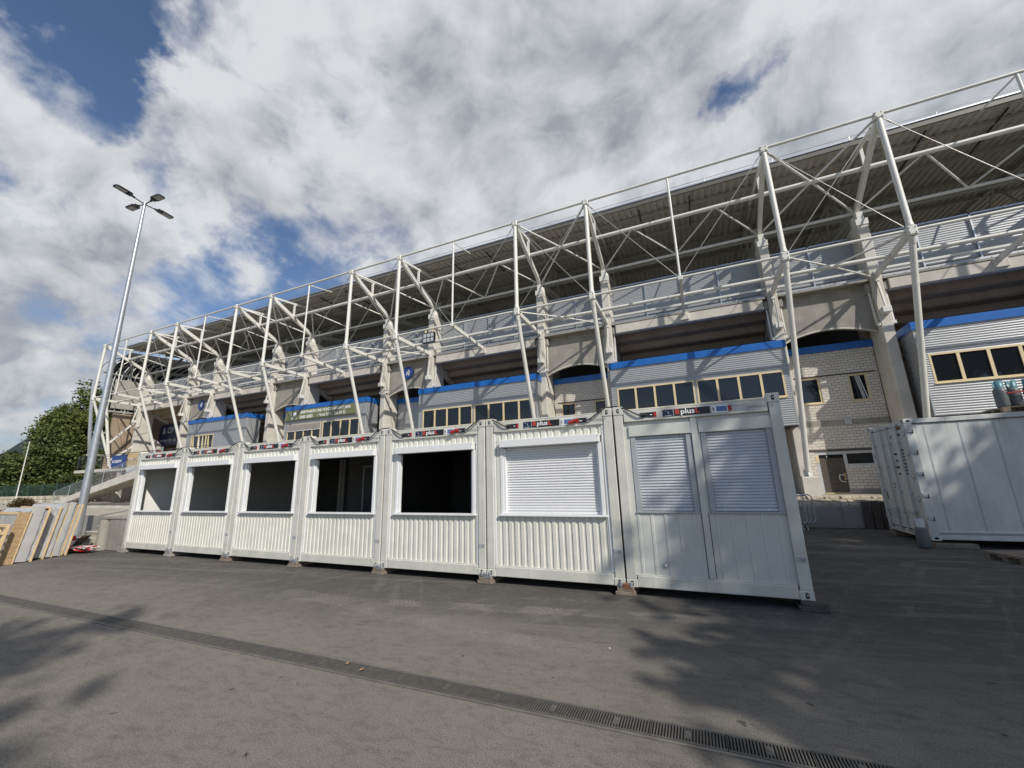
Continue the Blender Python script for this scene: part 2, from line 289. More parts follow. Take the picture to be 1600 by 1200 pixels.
# ------------------------------------------------------------------ mesh builder
class MB:
    def __init__(s): s.v = []; s.f = []; s.mi = []; s.mats = []; s.cur = 0; s.sm = []
    def use(s, k):
        m = mm(k) if isinstance(k, str) else k
        if m not in s.mats: s.mats.append(m)
        s.cur = s.mats.index(m); return s
    def add(s, vs, fs, smooth=False):
        o = len(s.v); s.v += [tuple(v) for v in vs]
        for f in fs: s.f.append([i+o for i in f]); s.mi.append(s.cur); s.sm.append(smooth)
        return s
    def box(s, x0, x1, y0, y1, z0, z1):
        if x0 > x1: x0, x1 = x1, x0
        if y0 > y1: y0, y1 = y1, y0
        if z0 > z1: z0, z1 = z1, z0
        return s.add([(x0,y0,z0),(x1,y0,z0),(x1,y1,z0),(x0,y1,z0),(x0,y0,z1),(x1,y0,z1),(x1,y1,z1),(x0,y1,z1)],
                     [(3,2,1,0),(4,5,6,7),(0,1,5,4),(1,2,6,5),(2,3,7,6),(3,0,4,7)])
    def bbox(s, x0, x1, y0, y1, z0, z1, b=.006):
        # chamfered box
        X = sorted((x0,x1)); Y = sorted((y0,y1)); Z = sorted((z0,z1)); vs = []
        idx = {}
        for ax in range(3):
            for i in (0,1):
                for j in (0,1):
                    for k in (0,1):
                        p = [X[i], Y[j], Z[k]]; sg = [1-2*i, 1-2*j, 1-2*k]
                        for a in range(3):
                            if a != ax: p[a] += sg[a]*b
                        idx[(ax,i,j,k)] = len(vs); vs.append(tuple(p))
        fs = []
        I = idx
        for ax in range(3):
            o = [a for a in range(3) if a != ax]
            for e in (0,1):
                q = []
                for (u,v) in ((0,0),(1,0),(1,1),(0,1)):
                    c = [0,0,0]; c[ax] = e; c[o[0]] = u; c[o[1]] = v; q.append(I[(ax,*c)])
                flip = (e == 0) ^ (ax == 1)
                fs.append(q[::-1] if flip else q)
        for ax in range(3):  # edges along ax
            o = [a for a in range(3) if a != ax]
            for u in (0,1):
                for v in (0,1):
                    c0 = [0,0,0]; c0[o[0]] = u; c0[o[1]] = v; c1 = list(c0); c1[ax] = 1
                    q = [I[(o[0],*c0)], I[(o[1],*c0)], I[(o[1],*c1)], I[(o[0],*c1)]]
                    fs.append(q)
        for i in (0,1):
            for j in (0,1):
                for k in (0,1): fs.append([I[(0,i,j,k)], I[(1,i,j,k)], I[(2,i,j,k)]])
        return s.add(vs, fs)
    def tube(s, p, q, r, n=8, r2=None, cap=True):
        p = Vector(p); q = Vector(q); d = q-p
        if d.length < 1e-6: return s
        d.normalize(); a = d.orthogonal().normalized() if abs(d.z) < .99 else Vector((1,0,0)); 
        if abs(d.z) < .99: a = d.cross(Vector((0,0,1))).normalized()
        b = d.cross(a); r2 = r if r2 is None else r2; vs = []
        for c, rr in ((p, r), (q, r2)):
            for i in range(n):
                t = 2*math.pi*(i+.5)/n; vs.append(c+a*(math.cos(t)*rr)+b*(math.sin(t)*rr))
        s.add(vs, [(i, (i+1)%n, n+(i+1)%n, n+i) for i in range(n)], n > 5)
        if cap: s.add(vs[:n], [tuple(range(n))[::-1]]); s.add(vs[n:], [tuple(range(n))])
        return s
    def bar(s, p, q, w, h, up=(0,0,1)):
        # rectangular bar between points, w sideways, h along up
        p = Vector(p); q = Vector(q); d = (q-p).normalized(); u = Vector(up); sdw = d.cross(u).normalized(); u = sdw.cross(d).normalized()
        vs = [c+sdw*(a*w/2)+u*(b*h/2) for c in (p, q) for a, b in ((-1,-1),(1,-1),(1,1),(-1,1))]
        return s.add(vs, [(3,2,1,0),(4,5,6,7),(0,1,5,4),(1,2,6,5),(2,3,7,6),(3,0,4,7)])
    def path(s, pts, r, n=8):
        pts = [Vector(p) for p in pts]; rings = []; pn = None
        for i, p in enumerate(pts):
            d = (pts[min(i+1, len(pts)-1)]-pts[max(i-1, 0)]).normalized()
            a = (pn-d*pn.dot(d)).normalized() if pn is not None else d.orthogonal().normalized(); pn = a; b = d.cross(a)
            rings.append([p+a*(math.cos(2*math.pi*k/n)*r)+b*(math.sin(2*math.pi*k/n)*r) for k in range(n)])
        vs = [v for rg in rings for v in rg]; fs = []
        for i in range(len(pts)-1):
            for k in range(n): fs.append((i*n+k, i*n+(k+1)%n, (i+1)*n+(k+1)%n, (i+1)*n+k))
        s.add(vs, fs, True); s.add(rings[0], [tuple(range(n))[::-1]]); return s.add(rings[-1], [tuple(range(n))])
    def prism(s, poly, ax, a, b):
        # poly: 2d points in the plane normal to ax (0:x ->(y,z), 1:y->(x,z), 2:z->(x,y)) extruded a..b
        def P(u, v, w): return {0:(w,u,v), 1:(u,w,v), 2:(u,v,w)}[ax]
        n = len(poly); vs = [P(u,v,a) for u,v in poly]+[P(u,v,b) for u,v in poly]
        return s.add(vs, [tuple(range(n)), tuple(range(n,2*n))[::-1]]+[(i, n+i, n+(i+1)%n, (i+1)%n) for i in range(n)])
    def corr(s, x0, x1, z0, z1, y, amp=.02, pitch=.098, ax='y', seg=6, thick=.03, sgn=-1):
        # horizontally corrugated sheet: wave along z, in plane y (or x when ax='x'); closed behind
        nz = max(2, int(round((z1-z0)/pitch*seg))); prof = []
        for i in range(nz+1):
            z = z0+(z1-z0)*i/nz; prof.append((y+sgn*amp*(.5+.5*math.sin(2*math.pi*z/pitch)), z))
        vs = []
        for (yy, z) in prof:
            for xx in (x0, x1): vs.append((xx, yy, z) if ax == 'y' else (yy, xx, z))
        back = y-sgn*thick
        s.add(vs, [(2*i, 2*i+1, 2*i+3, 2*i+2) for i in range(nz)], True)
        bk = [(x0,back,z0),(x1,back,z0),(x1,back,z1),(x0,back,z1)]
        if ax == 'x': bk = [(b_, a_, c_) for a_, b_, c_ in bk]
        return s.add(bk, [(0,1,2,3)])
    def vcorr(s, x0, x1, z0, z1, y, pitch=.115, flat=.3, depth=.018, sgn=-1):
        # trapezoid vertical ribs, real relief
        n = max(1, int(round((x1-x0)/pitch))); p = (x1-x0)/n; xs = []
        for i in range(n):
            a = x0+i*p
            xs += [(a, 0), (a+p*flat, 0), (a+p*(flat+.10), 1), (a+p*.90, 1)]
        xs.append((x1, 0)); vs = []
        for (x, o) in xs: vs += [(x, y+sgn*depth*o, z0), (x, y+sgn*depth*o, z1)]
        s.add(vs, [(2*i, 2*i+2, 2*i+3, 2*i+1) for i in range(len(xs)-1)])
        return s
    def xform(s, Mx, start=0):
        for i in range(start, len(s.v)): s.v[i] = tuple(Mx @ Vector(s.v[i]))
        return s
    def build(s, name, parent=None, k=None, recalc=False):
        me = bpy.data.meshes.new(name); me.from_pydata(s.v, [], s.f)
        for m in s.mats: me.materials.append(m)
        me.polygons.foreach_set('material_index', s.mi); me.polygons.foreach_set('use_smooth', s.sm); me.update()
        if recalc:
            import bmesh
            bm = bmesh.new(); bm.from_mesh(me); bmesh.ops.recalc_face_normals(bm, faces=bm.faces); bm.to_mesh(me); bm.free()
        o = bpy.data.objects.new(name, me); COL.objects.link(o)
        if parent: o.parent = parent
        if k: o['kind'] = k
        return o
def mb(k='dark'): return MB().use(k)
def tag(o, label=None, cat=None, group=None, kind=None):
    if label: o['label'] = label
    if cat: o['category'] = cat
    if group: o['group'] = group
    if kind: o['kind'] = kind
    return o
def thing(name, loc, label, cat, group=None, rz=0):
    o = bpy.data.objects.new(name, None); COL.objects.link(o); o.location = loc; o.rotation_euler = (0,0,rz); o.empty_display_size = .2
    return tag(o, label, cat, group)
def copy_tree(o, parent=None):
    c = o.copy(); COL.objects.link(c); c.parent = parent
    for ch in [x for x in o.children]: copy_tree(ch, c)
    return c
def text(name, s, size, loc, m, parent=None, rz=0., align='LEFT', bold=.0, sx=1., ext=.002):
    cu = bpy.data.curves.new('lettering', 'FONT'); cu.body = s; cu.size = size; cu.align_x = align; cu.extrude = ext; cu.offset = bold; cu.resolution_u = 2
    o = bpy.data.objects.new('lettering', cu); COL.objects.link(o); bpy.context.view_layer.update()
    me = bpy.data.meshes.new_from_object(o.evaluated_get(bpy.context.evaluated_depsgraph_get())); bpy.data.objects.remove(o)
    Mx = Matrix.Translation(loc) @ Matrix.Rotation(rz, 4, 'Z') @ Matrix.Rotation(math.pi/2, 4, 'X') @ Matrix.Diagonal((sx, 1, 1, 1))
    me.transform(Mx); me.materials.clear(); me.materials.append(mm(m))
    n = bpy.data.objects.new(name, me); COL.objects.link(n)
    if parent: n.parent = parent
    return n
#@@SETTING
# ------------------------------------------------------------------ ground, drain, terrace, hill
g = mb('asph'); g.add([(-900,-700,0),(700,-700,0),(700,1400,0),(-900,1400,0)], [(0,1,2,3)]); g.build('ground', k='structure')
vg = mb('grass'); vg.add([(-300,14,.012),(-46,14,.012),(-46,120,.012),(-300,120,.012)], [(0,1,2,3)]); vg.build('grass_verge', k='structure')

def dY(x): return -3.62+(x-4.3)*.0125
DX0, DX1 = -8.0, 21.0
dr = thing('drainage_channel', (0,0,0), 'long slotted iron drainage channel set into the asphalt across the yard', 'drain')
e = mb('chan'); A = math.atan(.0125)
for s_ in (-1, 1):
    e.bar((DX0, dY(DX0)+s_*.118, .0035), (DX1, dY(DX1)+s_*.118, .0035), .026, .012)
e.use('pit'); e.bar((DX0, dY(DX0), .0012), (DX1, dY(DX1), .0012), .214, .002)
e.use('chan'); e.bar((DX0, dY(DX0), .0042), (10.6, dY(10.6), .0042), .17, .004)
e.build('channel_edge', dr)
def grate(name):
    b = mb('iron'); L = .494; w = .205
    b.box(0, L, -w/2, -w/2+.018, .002, .011); b.box(0, L, w/2-.018, w/2, .002, .011)
    n = 24; p = L/n
    for i in range(n+1): b.box(i*p-.0045 if i else 0, i*p+.0045 if i < n else L, -w/2+.018, w/2-.018, .002, .010)
    b.box(L*.5-.016, L*.5+.016, -.045, .045, .002, .0115)
    b.tube((L*.5, 0, .0115), (L*.5, 0, .0145), .011, 8)
    return b.build(name, dr)
g0 = None; x = DX0+.01; i = 0
while x < DX1-.5:
    gi = grate('grate') if g0 is None else g0.copy()
    if g0 is None: g0 = gi
    else: COL.objects.link(gi)
    gi.location = (x, dY(x+.25), 0); gi.rotation_euler = (0, 0, A); x += .5; i += 1

def terrace():
    t = mb('terr')
    TZ = .80
    t.prism([(-.22,1.55),(-.22,10.15),(60,10.15),(60,40),(-60,40),(-60,1.55)], 2, .0, TZ)
    t.build('terrace', k='structure')
    kb = mb('concd'); kb.box(-60, -.2, 1.50, 1.62, 0, .86); kb.build('terrace_kerb', k='structure')
terrace()
# entrance steps up to the terrace, left of the containers
st = mb('terr')
for i in range(5):
    st.box(-3.1, -1.98, -.22+i*.27, 1.6, i*.162-.01 if i else 0, (i+1)*.162)
    st.use('conc'); st.box(-3.12, -1.97, -.24+i*.27, -.19+i*.27, (i+1)*.162-.03, (i+1)*.162+.006); st.use('terr')
so_ = st.build('concrete_steps'); tag(so_, 'short flight of pale concrete steps beside the wrapped panels', 'steps')
w = mb('concd')
w.bbox(-1.96, -1.62, .45, 1.49, 0, .93, .02); w.bbox(-1.60, -1.14, .10, 1.49, 0, .90, .02); w.bbox(-1.12, -.12, .06, 1.49, 0, .91, .02)
w.bbox(-1.62, -.1, .05, 1.47, .915, 1.0, .012); w.tube((-1.36, .06, 0), (-1.36, .06, .9), .14, 14)
tag(w.build('retaining_wall'), 'weathered grey concrete wall block between the steps and the first white container', 'wall')
# wooden plank leaning
pk = mb('sleeper'); pk.bar((-1.95,-.42,.03), (-1.62,-.22,.46), .26, .05); tag(pk.build('timber_plank'), 'dark timber plank leaning against the concrete wall by the tape', 'plank')
# hill
hv = []; hf = []
nx, ny = 60, 14
for j in range(ny+1):
    for i in range(nx+1):
        a = R(200)-R(85)*i/nx; rr = 650+j*60; dg = math.degrees(a)
        prof = math.sin(math.pi*min(1, j/ny*1.0)/1.0*.5)
        h = (88+38*math.sin(i*.18+.6)+10*math.sin(i*.7)+5*math.sin(i*1.9+j))*prof - 4
        ridge = 1490*math.tan(R(min(6.6, max(2.4, 3.2+(165.3-dg)*1.05))))*prof; hv.append((16+math.cos(a)*rr, -7+math.sin(a)*rr, ridge*(.96+.04*math.sin(i*1.3)) + 7*random.random()*prof - 4))
for j in range(ny):
    for i in range(nx): a = j*(nx+1)+i; hf.append((a, a+1, a+nx+2, a+nx+1))
h = mb('hill'); h.add(hv, hf, True); h.build('hillside', k='structure')
#@@CONTAINERS
# ------------------------------------------------------------------ site containers
CW, CH, CG, BZ = 2.438, 2.785, .03, .13
FP = .055   # wall panel recess behind the frame
DEPTH = 6.05
def castings(p):
    for sx in (0, 1):
        for zz in (0, 1):
            c = mb('frame'); x0 = -.004 if sx == 0 else CW-.166; x1 = x0+.17; z0 = -.004 if zz == 0 else CH-.112+.02; z1 = z0+.118
            if zz: z1 += .022
            c.bbox(x0, x1, -.008, .16, z0, z1, .008)
            cx_ = (x0+x1)/2; cz = (z0+z1)/2; c.use('pit')
            ring = [(cx_+.022*math.cos(t)*1.0, -.0105, cz+(.016 if math.sin(t) > 0 else -.016)+.022*math.sin(t)) for t in [2*math.pi*k/18 for k in range(18)]]
            c.add(ring, [tuple(range(18))])
            c.use('grail'); c.box(cx_-.008, cx_+.014, -.0125, -.009, cz-.010, cz+.018)
            c.build('corner_casting', p)
def slats(b, x0, x1, z0, z1, y, pitch=.0455, k='shut'):
    b.use(k); n = int(round((z1-z0)/pitch)); p = (z1-z0)/n; vs = []; fs = []
    prof = [(0,.004),(.12,-.004),(.35,-.011),(.62,-.0115),(.86,-.005),(.95,.003)]
    for i in range(n):
        for (a, o) in prof: z = z0+(i+a)*p; vs += [(x0, y+o, z), (x1, y+o, z)]
    vs += [(x0, y+.004, z1), (x1, y+.004, z1)]
    fs = [(2*i, 2*i+1, 2*i+3, 2*i+2) for i in range(len(vs)//2-1)]
    b.add(vs, fs, False)
def header_bits(p, idx):
    y = -.0045; zc = 2.66+.03
    # recessed sockets left and right (dark boxes), sign, stickers
    hz0, hz1 = 2.615, 2.70
    rc = mb('frame'); rc.use('grail'); rc.box(.43, .70, -.006, -.002, hz0, hz1+.004); rc.use('dark'); rc.box(.445, .56, -.0085, -.006, hz0+.006, hz1-.002)
    rc.use('signb'); rc.box(.56, .655, -.010, -.006, hz0+.004, hz1-.002); rc.use('red'); rc.box(.645, .70, -.010, -.006, hz0+.002, hz1)
    rc.use('whitet'); rc.box(.60, .635, -.0115, -.010, hz0+.035, hz0+.048)
    rc.build('socket_recess', p)
    sg = mb('signb'); sg.box(.965, 1.50, y-.004, y, 2.605, 2.715); sg.use('whitet'); sg.box(.962, .9655, y-.0045, y, 2.605, 2.715)
    sg.use('navy'); sg.box(.80, .955, y-.004, y, 2.605, 2.715); sg.use('whitet')
    for a_, b_, c_ in ((.84, 2.685, .012), (.875, 2.665, .016), (.885, 2.64, .012)): sg.box(a_, a_+c_, y-.006, y-.004, b_, b_+c_*.7)
    sg.box(.825, .93, y-.0055, y-.004, 2.612, 2.618)
    so = sg.build('company_sign', p)
    zt = 2.63
    xq = .99
    for ch_, mk_ in (('B','redt'),('plus','whitet'),('L','redt')):
        lo = text('sign_letter', ch_, .118, (0, 0, 0), mk_, so, bold=.0022, sx=1.12)
        vs_ = [v_.co.x for v_ in lo.data.vertices]; lo.data.transform(Matrix.Translation((xq-min(vs_), y-.0065, zt))); xq += max(vs_)-min(vs_)+.016
    stk = mb('whitet'); stk.box(1.525, 1.745, y-.003, y, 2.605, 2.715); stk.use('eub'); stk.box(1.59, 1.735, y-.005, y-.003, 2.62, 2.70); stk.use('grey'); stk.box(1.535, 1.56, y-.005, y-.003, 2.63, 2.69); stk.build('sticker', p)
    rr = mb('grail'); rr.box(1.75, 2.03, -.006, -.002, hz0, hz1+.006)
    if idx < 6:
        rr.use('signb'); rr.box(1.82, 2.0, -.009, -.006, hz0+.003, hz1); rr.use('red'); rr.box(1.75, 1.86, -.0095, -.006, hz0+.008, hz1-.006); rr.use('whitet'); rr.box(1.87, 1.93, -.0105, -.009, hz0+.03, hz0+.045)
    else:
        rr.use('red'); rr.box(1.75, 1.80, -.0095, -.006, hz0+.004, hz1)
    rr.build('socket_recess', p)
    if idx < 6:
        pl = mb('red'); pl.tube((1.72, -.04, 2.635), (1.84, -.04, 2.675), .026, 12); pl.tube((1.69, -.04, 2.625), (1.725, -.04, 2.638), .034, 12); pl.build('plug', p)
    text('serial_number', ['951010304','951010307','951010311','951010318','951010309','951010307','0996211A3'][idx], .066, (2.04, y-.0045, 2.63), 'grail', p, ext=.001)
    # green data plate sticker on the right post
    db = mb('grail'); db.box(CW-.135, CW-.02, -.0045, -.001, .47, .535); db.use('whitet'); db.box(CW-.125, CW-.09, -.0055, -.0045, .50, .505); db.use('grey'); db.box(CW-.08, CW-.03, -.0055, -.0045, .495, .512); db.build('data_plate', p)

def container(idx):
    X0 = idx*(CW+CG)
    lab = ['first white kiosk container from the left, open hatch showing a sunlit inner wall','second white kiosk container from the left, narrow looking open hatch','third white kiosk container from the left with open dark hatch',
           'fourth white kiosk container from the left, open hatch with an inner door visible','fifth white kiosk container, last one with an open hatch before the closed shutter','white kiosk container with one wide closed white roller shutter','grey white container with two closed grey roller shutters at the right end of the row'][idx]
    p = thing('site_container', (X0, 0, BZ), lab, 'container', 'site containers in a row in the yard')
    for a_ in ((0, .150, 0, .15, .114, CH-.09), (CW-.150, CW, 0, .15, .114, CH-.09), (.0, .15, DEPTH-.15, DEPTH, .0, CH), (CW-.15, CW, DEPTH-.15, DEPTH, 0, CH)):
        f = mb('frame'); f.bbox(*a_, .008); f.build('corner_post', p)
    b = mb('frame'); b.bbox(.166, CW-.166, .002, .14, 0, .165, .008); b.use('frame'); b.bbox(.152, CW-.152, .03, .1, .166, .18, .003); b.build('bottom_rail', p)
    t_ = mb('frame'); t_.bbox(.166, CW-.166, 0, .14, 2.565, 2.745, .008); t_.bbox(.166, CW-.166, .004, .12, 2.745, 2.775, .006); t_.build('top_rail', p)
    castings(p)
    y = FP
    s = mb('frame')
    # shell: roof, floor, back, side skins
    s.use('frame'); s.box(.02, CW-.02, .14, DEPTH-.02, CH-.06, CH-.02); s.box(.02, CW-.02, .14, DEPTH-.02, .05, .14)
    s.use('cream'); s.box(.03, CW-.03, DEPTH-.07, DEPTH-.03, .14, CH-.06)
    if idx in (0,): s.box(.02, .05, .151, DEPTH-.08, .14, CH-.07)
    if idx in (4, 5): s.box(CW-.05, CW-.02, .151, DEPTH-.08, .14, CH-.07)
    if idx == 6: s.box(CW-.06, CW-.03, .151, DEPTH-.152, .14, CH-.07); s.box(.02, .05, .151, DEPTH-.08, .14, CH-.07)
    s.build('shell', p)
    li = mb('innerd' if idx < 4 else 'grail'); li.box(.08 if idx == 0 or idx > 4 else -.001, CW-.08 if idx >= 4 else CW+CG, DEPTH-.12, DEPTH-.075, .145, CH-.075); li.box(-.001 if 0 < idx < 5 else .052, CW+CG+.001 if idx < 4 else CW-.06, .16, DEPTH-.13, CH-.10, CH-.075)  # lining bridges the gaps between containers, added to block light leaks
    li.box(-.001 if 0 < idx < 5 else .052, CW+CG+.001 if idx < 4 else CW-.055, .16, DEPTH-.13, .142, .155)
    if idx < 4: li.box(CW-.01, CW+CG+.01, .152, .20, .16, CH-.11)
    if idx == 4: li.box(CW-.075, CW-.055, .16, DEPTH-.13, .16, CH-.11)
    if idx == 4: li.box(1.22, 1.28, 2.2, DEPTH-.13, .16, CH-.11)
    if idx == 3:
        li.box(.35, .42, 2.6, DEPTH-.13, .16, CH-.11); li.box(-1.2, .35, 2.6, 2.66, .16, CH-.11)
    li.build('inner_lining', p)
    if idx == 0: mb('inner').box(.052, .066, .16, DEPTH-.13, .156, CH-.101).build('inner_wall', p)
    if idx == 3:
        d = mb('signb'); d.box(-.55, .15, 2.585, 2.597, .16, 2.15); d.use('grail'); d.box(-.60, -.55, 2.575, 2.597, .16, 2.2); d.box(.15, .20, 2.575, 2.597, .16, 2.2); d.box(-.55, .15, 2.575, 2.597, 2.15, 2.2); d.build('inner_door', p)
    if idx < 6:
        ox0, ox1, oz0, oz1 = .335, 2.165, 1.065, 2.255
        q = mb('cream'); q.vcorr(.152, CW-.152, .180, oz0-.028, y, .116); q.build('lower_panel', p)
        q = mb('cream'); q.vcorr(.152, CW-.152, 2.385, 2.563, y, .135, flat=.2); q.build('upper_panel', p)
        q = mb('cream'); q.vcorr(.152, ox0-.05, oz0-.028, 2.384, y, .1); q.build('side_panel', p); q = mb('cream'); q.vcorr(ox1+.05, CW-.152, oz0-.028, 2.384, y, .1); q.build('side_panel', p)
        wf = mb('white'); wf.bbox(ox0-.05, ox0+.01, y-.030, y+.07, oz0, 2.262, .004); wf.bbox(ox0+.01, ox0+.055, y-.015, y+.06, oz0+.002, 2.25, .004); wf.build('window_jamb', p)
        wf = mb('white'); wf.bbox(ox1-.01, ox1+.05, y-.045, y+.07, oz0, 2.262, .004); wf.bbox(ox1-.05, ox1-.01, y-.015, y+.06, oz0+.002, 2.25, .004); wfo = wf.build('window_jamb', p)
        si = mb('white'); si.bbox(ox0-.075, ox1+.075, y-.085, y+.09, oz0-.036, oz0-.001, .005); si.build('window_sill', p)
        bx = mb('flat' if idx == 5 else 'white'); bx.use('white'); bx.bbox(ox0-.02, ox1+.035, y-.135, y+.02, 2.265, 2.40, .006); bx.use('grail'); bx.tube((ox1+.022, y-.138, 2.37), (ox1+.022, y-.134, 2.37), .012, 8); bx.build('shutter_box', p)
        if idx == 5:
            sh = mb('shut'); slats(sh, ox0+.055, ox1-.05, oz0+.045, 2.30, y+.052); sh.bbox(ox0+.055, ox1-.05, y+.03, y+.056, oz0+.002, oz0+.043, .003); sh.build('roller_shutter', p)
        rt = mb('white'); rt.bbox(CW-.20, CW-.154, y-.03, y-.001, .182, 2.562, .004); rt.build('edge_trim', p); rt = mb('white'); rt.bbox(.154, .19, y-.03, y-.001, .182, 2.562, .004); rt.build('edge_trim', p)
    else:
        L = (.285, 1.135); Rr = (1.36, 2.245); z0, z1 = 1.125, 2.315
        q = mb('flat')
        def ribs(xa, xb, za, zb, n):
            xs = [xa]; p_ = (xb-xa)/n
            pts = []
            for i in range(n):
                c = xa+(i+.5)*p_; pts += [(c-.026, 0), (c-.018, 1), (c+.018, 1), (c+.026, 0)]
            pts = [(xa, 0)]+pts+[(xb, 0)]; vs = []
            for (x, o) in pts: vs += [(x, y-.008*o, za), (x, y-.008*o, zb)]
            q.add(vs, [(2*i, 2*i+2, 2*i+3, 2*i+1) for i in range(len(pts)-1)])
        ribs(.152, 1.18, .18, z0-.03, 5); ribs(1.29, CW-.152, .18, z0-.03, 5); q.build('lower_panel', p)
        q2 = mb('flat'); 
        for a, b_ in ((.152, L[0]-.05), (L[1]+.05, 1.19), (1.28, Rr[0]-.05), (Rr[1]+.05, CW-.152)): q2.box(a, b_, y, y+.03, z0-.03, z1+.001)
        q2.box(.152, CW-.152, y, y+.03, z1+.001, 2.563); q2.build('upper_panel', p)
        c = mb('flat'); c.bbox(1.19, 1.28, y-.035, y+.03, .182, 2.563, .005); c.build('centre_post', p)
        for (a, b_) in (L, Rr):
            h_ = mb('flat'); h_.bbox(a-.06, b_+.06, y-.030, y-.001, z1+.005, 2.50, .004); h_.build('shutter_box', p)
            sh = mb('shutg'); slats(sh, a+.04, b_-.04, z0+.05, z1-.002, y+.030, .046, 'shutg'); sh.bbox(a+.04, b_-.04, y+.012, y+.034, z0+.006, z0+.048, .003)
            for xx in (a+.16, b_-.16): sh.use('whitet'); sh.box(xx-.01, xx+.01, y+.008, y+.012, z0+.02, z0+.035)
            sh.build('roller_shutter', p)
            gr = mb('grail'); gr.bbox(a-.045, a+.038, y-.012, y+.05, z0-.002, z1+.002, .004); gr.bbox(b_-.038, b_+.045, y-.012, y+.05, z0-.002, z1+.002, .004); gr.bbox(a-.045, b_+.045, y-.03, y+.05, z0-.028, z0-.001, .004); gr.build('window_frame', p)
        v = mb('grail'); v.tube((.60, y-.02, .335), (.60, y, .335), .038, 18); v.use('white'); v.tube((.60, y-.026, .335), (.60, y-.019, .335), .022, 14); v.build('vent_cap', p)
    header_bits(p, idx)
    return p
conts = [container(i) for i in range(7)]
# support blocks and clamps
labs = ['grey concrete block under the left corner of the first container','block under the joint of the first and second container','block under the joint of the second and third container',
        'stacked wood block under the joint of the third and fourth container','brown block under the joint of the fourth and fifth container','wood block under the joint of the last open container and the closed white one',
        'wood block under the joint of the last two containers','dark plank pile under the right corner of the end container']
for j in range(8):
    xj = j*(CW+CG)-CG/2
    s = thing('support_block', (xj, .12, 0), labs[j], 'block', 'blocks under the containers')
    ww = .30 if j not in (0, 7) else .34; xo = .06 if j == 0 else (-.02 if j < 7 else -.04)
    k = 'concd' if j < 2 else ('sleeper' if j == 7 else 'woodd')
    b = mb(k); b.bbox(xo-ww/2, xo+ww/2, -.17, .3, 0, .062, .008); b.build('block', s)
    b = mb('woodd' if j not in (0, 1, 7) else k); b.bbox(xo-ww/2+.03, xo+ww/2-.015, -.16, .29, .064, .126, .006); b.build('block', s)
    if 0 < j < 7:
        c = thing('container_clamp', (xj, 0, BZ), ['', 'steel clamp joining the feet of the first and second container','steel clamp joining the feet of the second and third container','steel clamp joining the feet of the third and fourth container','steel clamp joining the feet of the fourth and fifth container','steel clamp joining the last open container to the closed white one','rusty steel clamp joining the last two containers'][j], 'clamp', 'clamps between container feet')
        q = mb('galv'); q.tube((-.10, -.03, .03), (.10, -.03, .03), .014, 8); q.bbox(-.095, -.06, -.055, -.010, -.005, .075, .006); q.bbox(.06, .095, -.055, -.010, -.005, .075, .006); q.build('bar', c)
        q = mb('rust' if j == 6 else 'galv'); q.bbox(-.05, .05, -.05, -.012, .0, .055, .01); q.bbox(-.04, .10, -.046, -.03, -.03, .01, .004); q.build('plate', c)
# power cables looping over the joints
for j in range(1, 7):
    xj = j*(CW+CG)-CG/2; pts = []
    a0 = Vector((xj-.42, -.04, BZ+2.655)); a1 = Vector((xj+.56, -.03, BZ+2.655))
    ctrl = [a0-Vector((.13,0,-.01)), a0, a0+Vector((.1,-.005,.05)), a0+Vector((.2,-.01,.115)), (xj-.12,-.0,BZ+2.825+.012), (xj-.03,.03,BZ+2.85), (xj+.05,.03,BZ+2.85), (xj+.16,.0,BZ+2.815), (xj+.27,-.025,BZ+2.76), (xj+.37,-.035,BZ+2.70), (xj+.45,-.035,BZ+2.66), a1]
    ctrl = [Vector(c) for c in ctrl]
    for i in range(len(ctrl)-1):
        p0 = ctrl[max(i-1,0)]; p1 = ctrl[i]; p2 = ctrl[i+1]; p3 = ctrl[min(i+2,len(ctrl)-1)]
        for t in (0,.25,.5,.75): pts.append(.5*((2*p1)+(p2-p0)*t+(2*p0-5*p1+4*p2-p3)*t*t+(3*p1-p0-3*p2+p3)*t**3))
    pts.append(ctrl[-1])
    c = mb('black'); c.path(pts, .012, 7); o = c.build('power_cable')
    tag(o, ['', 'black cable looped over the joint of the first and second container','black cable looped over the joint of the second and third container','black cable looped over the joint of the third and fourth container','black cable looped over the joint of the fourth and fifth container','black cable looped over the joint left of the closed white shutter','black cable looped over the joint of the last two containers'][j], 'cable', 'power cables on the containers')
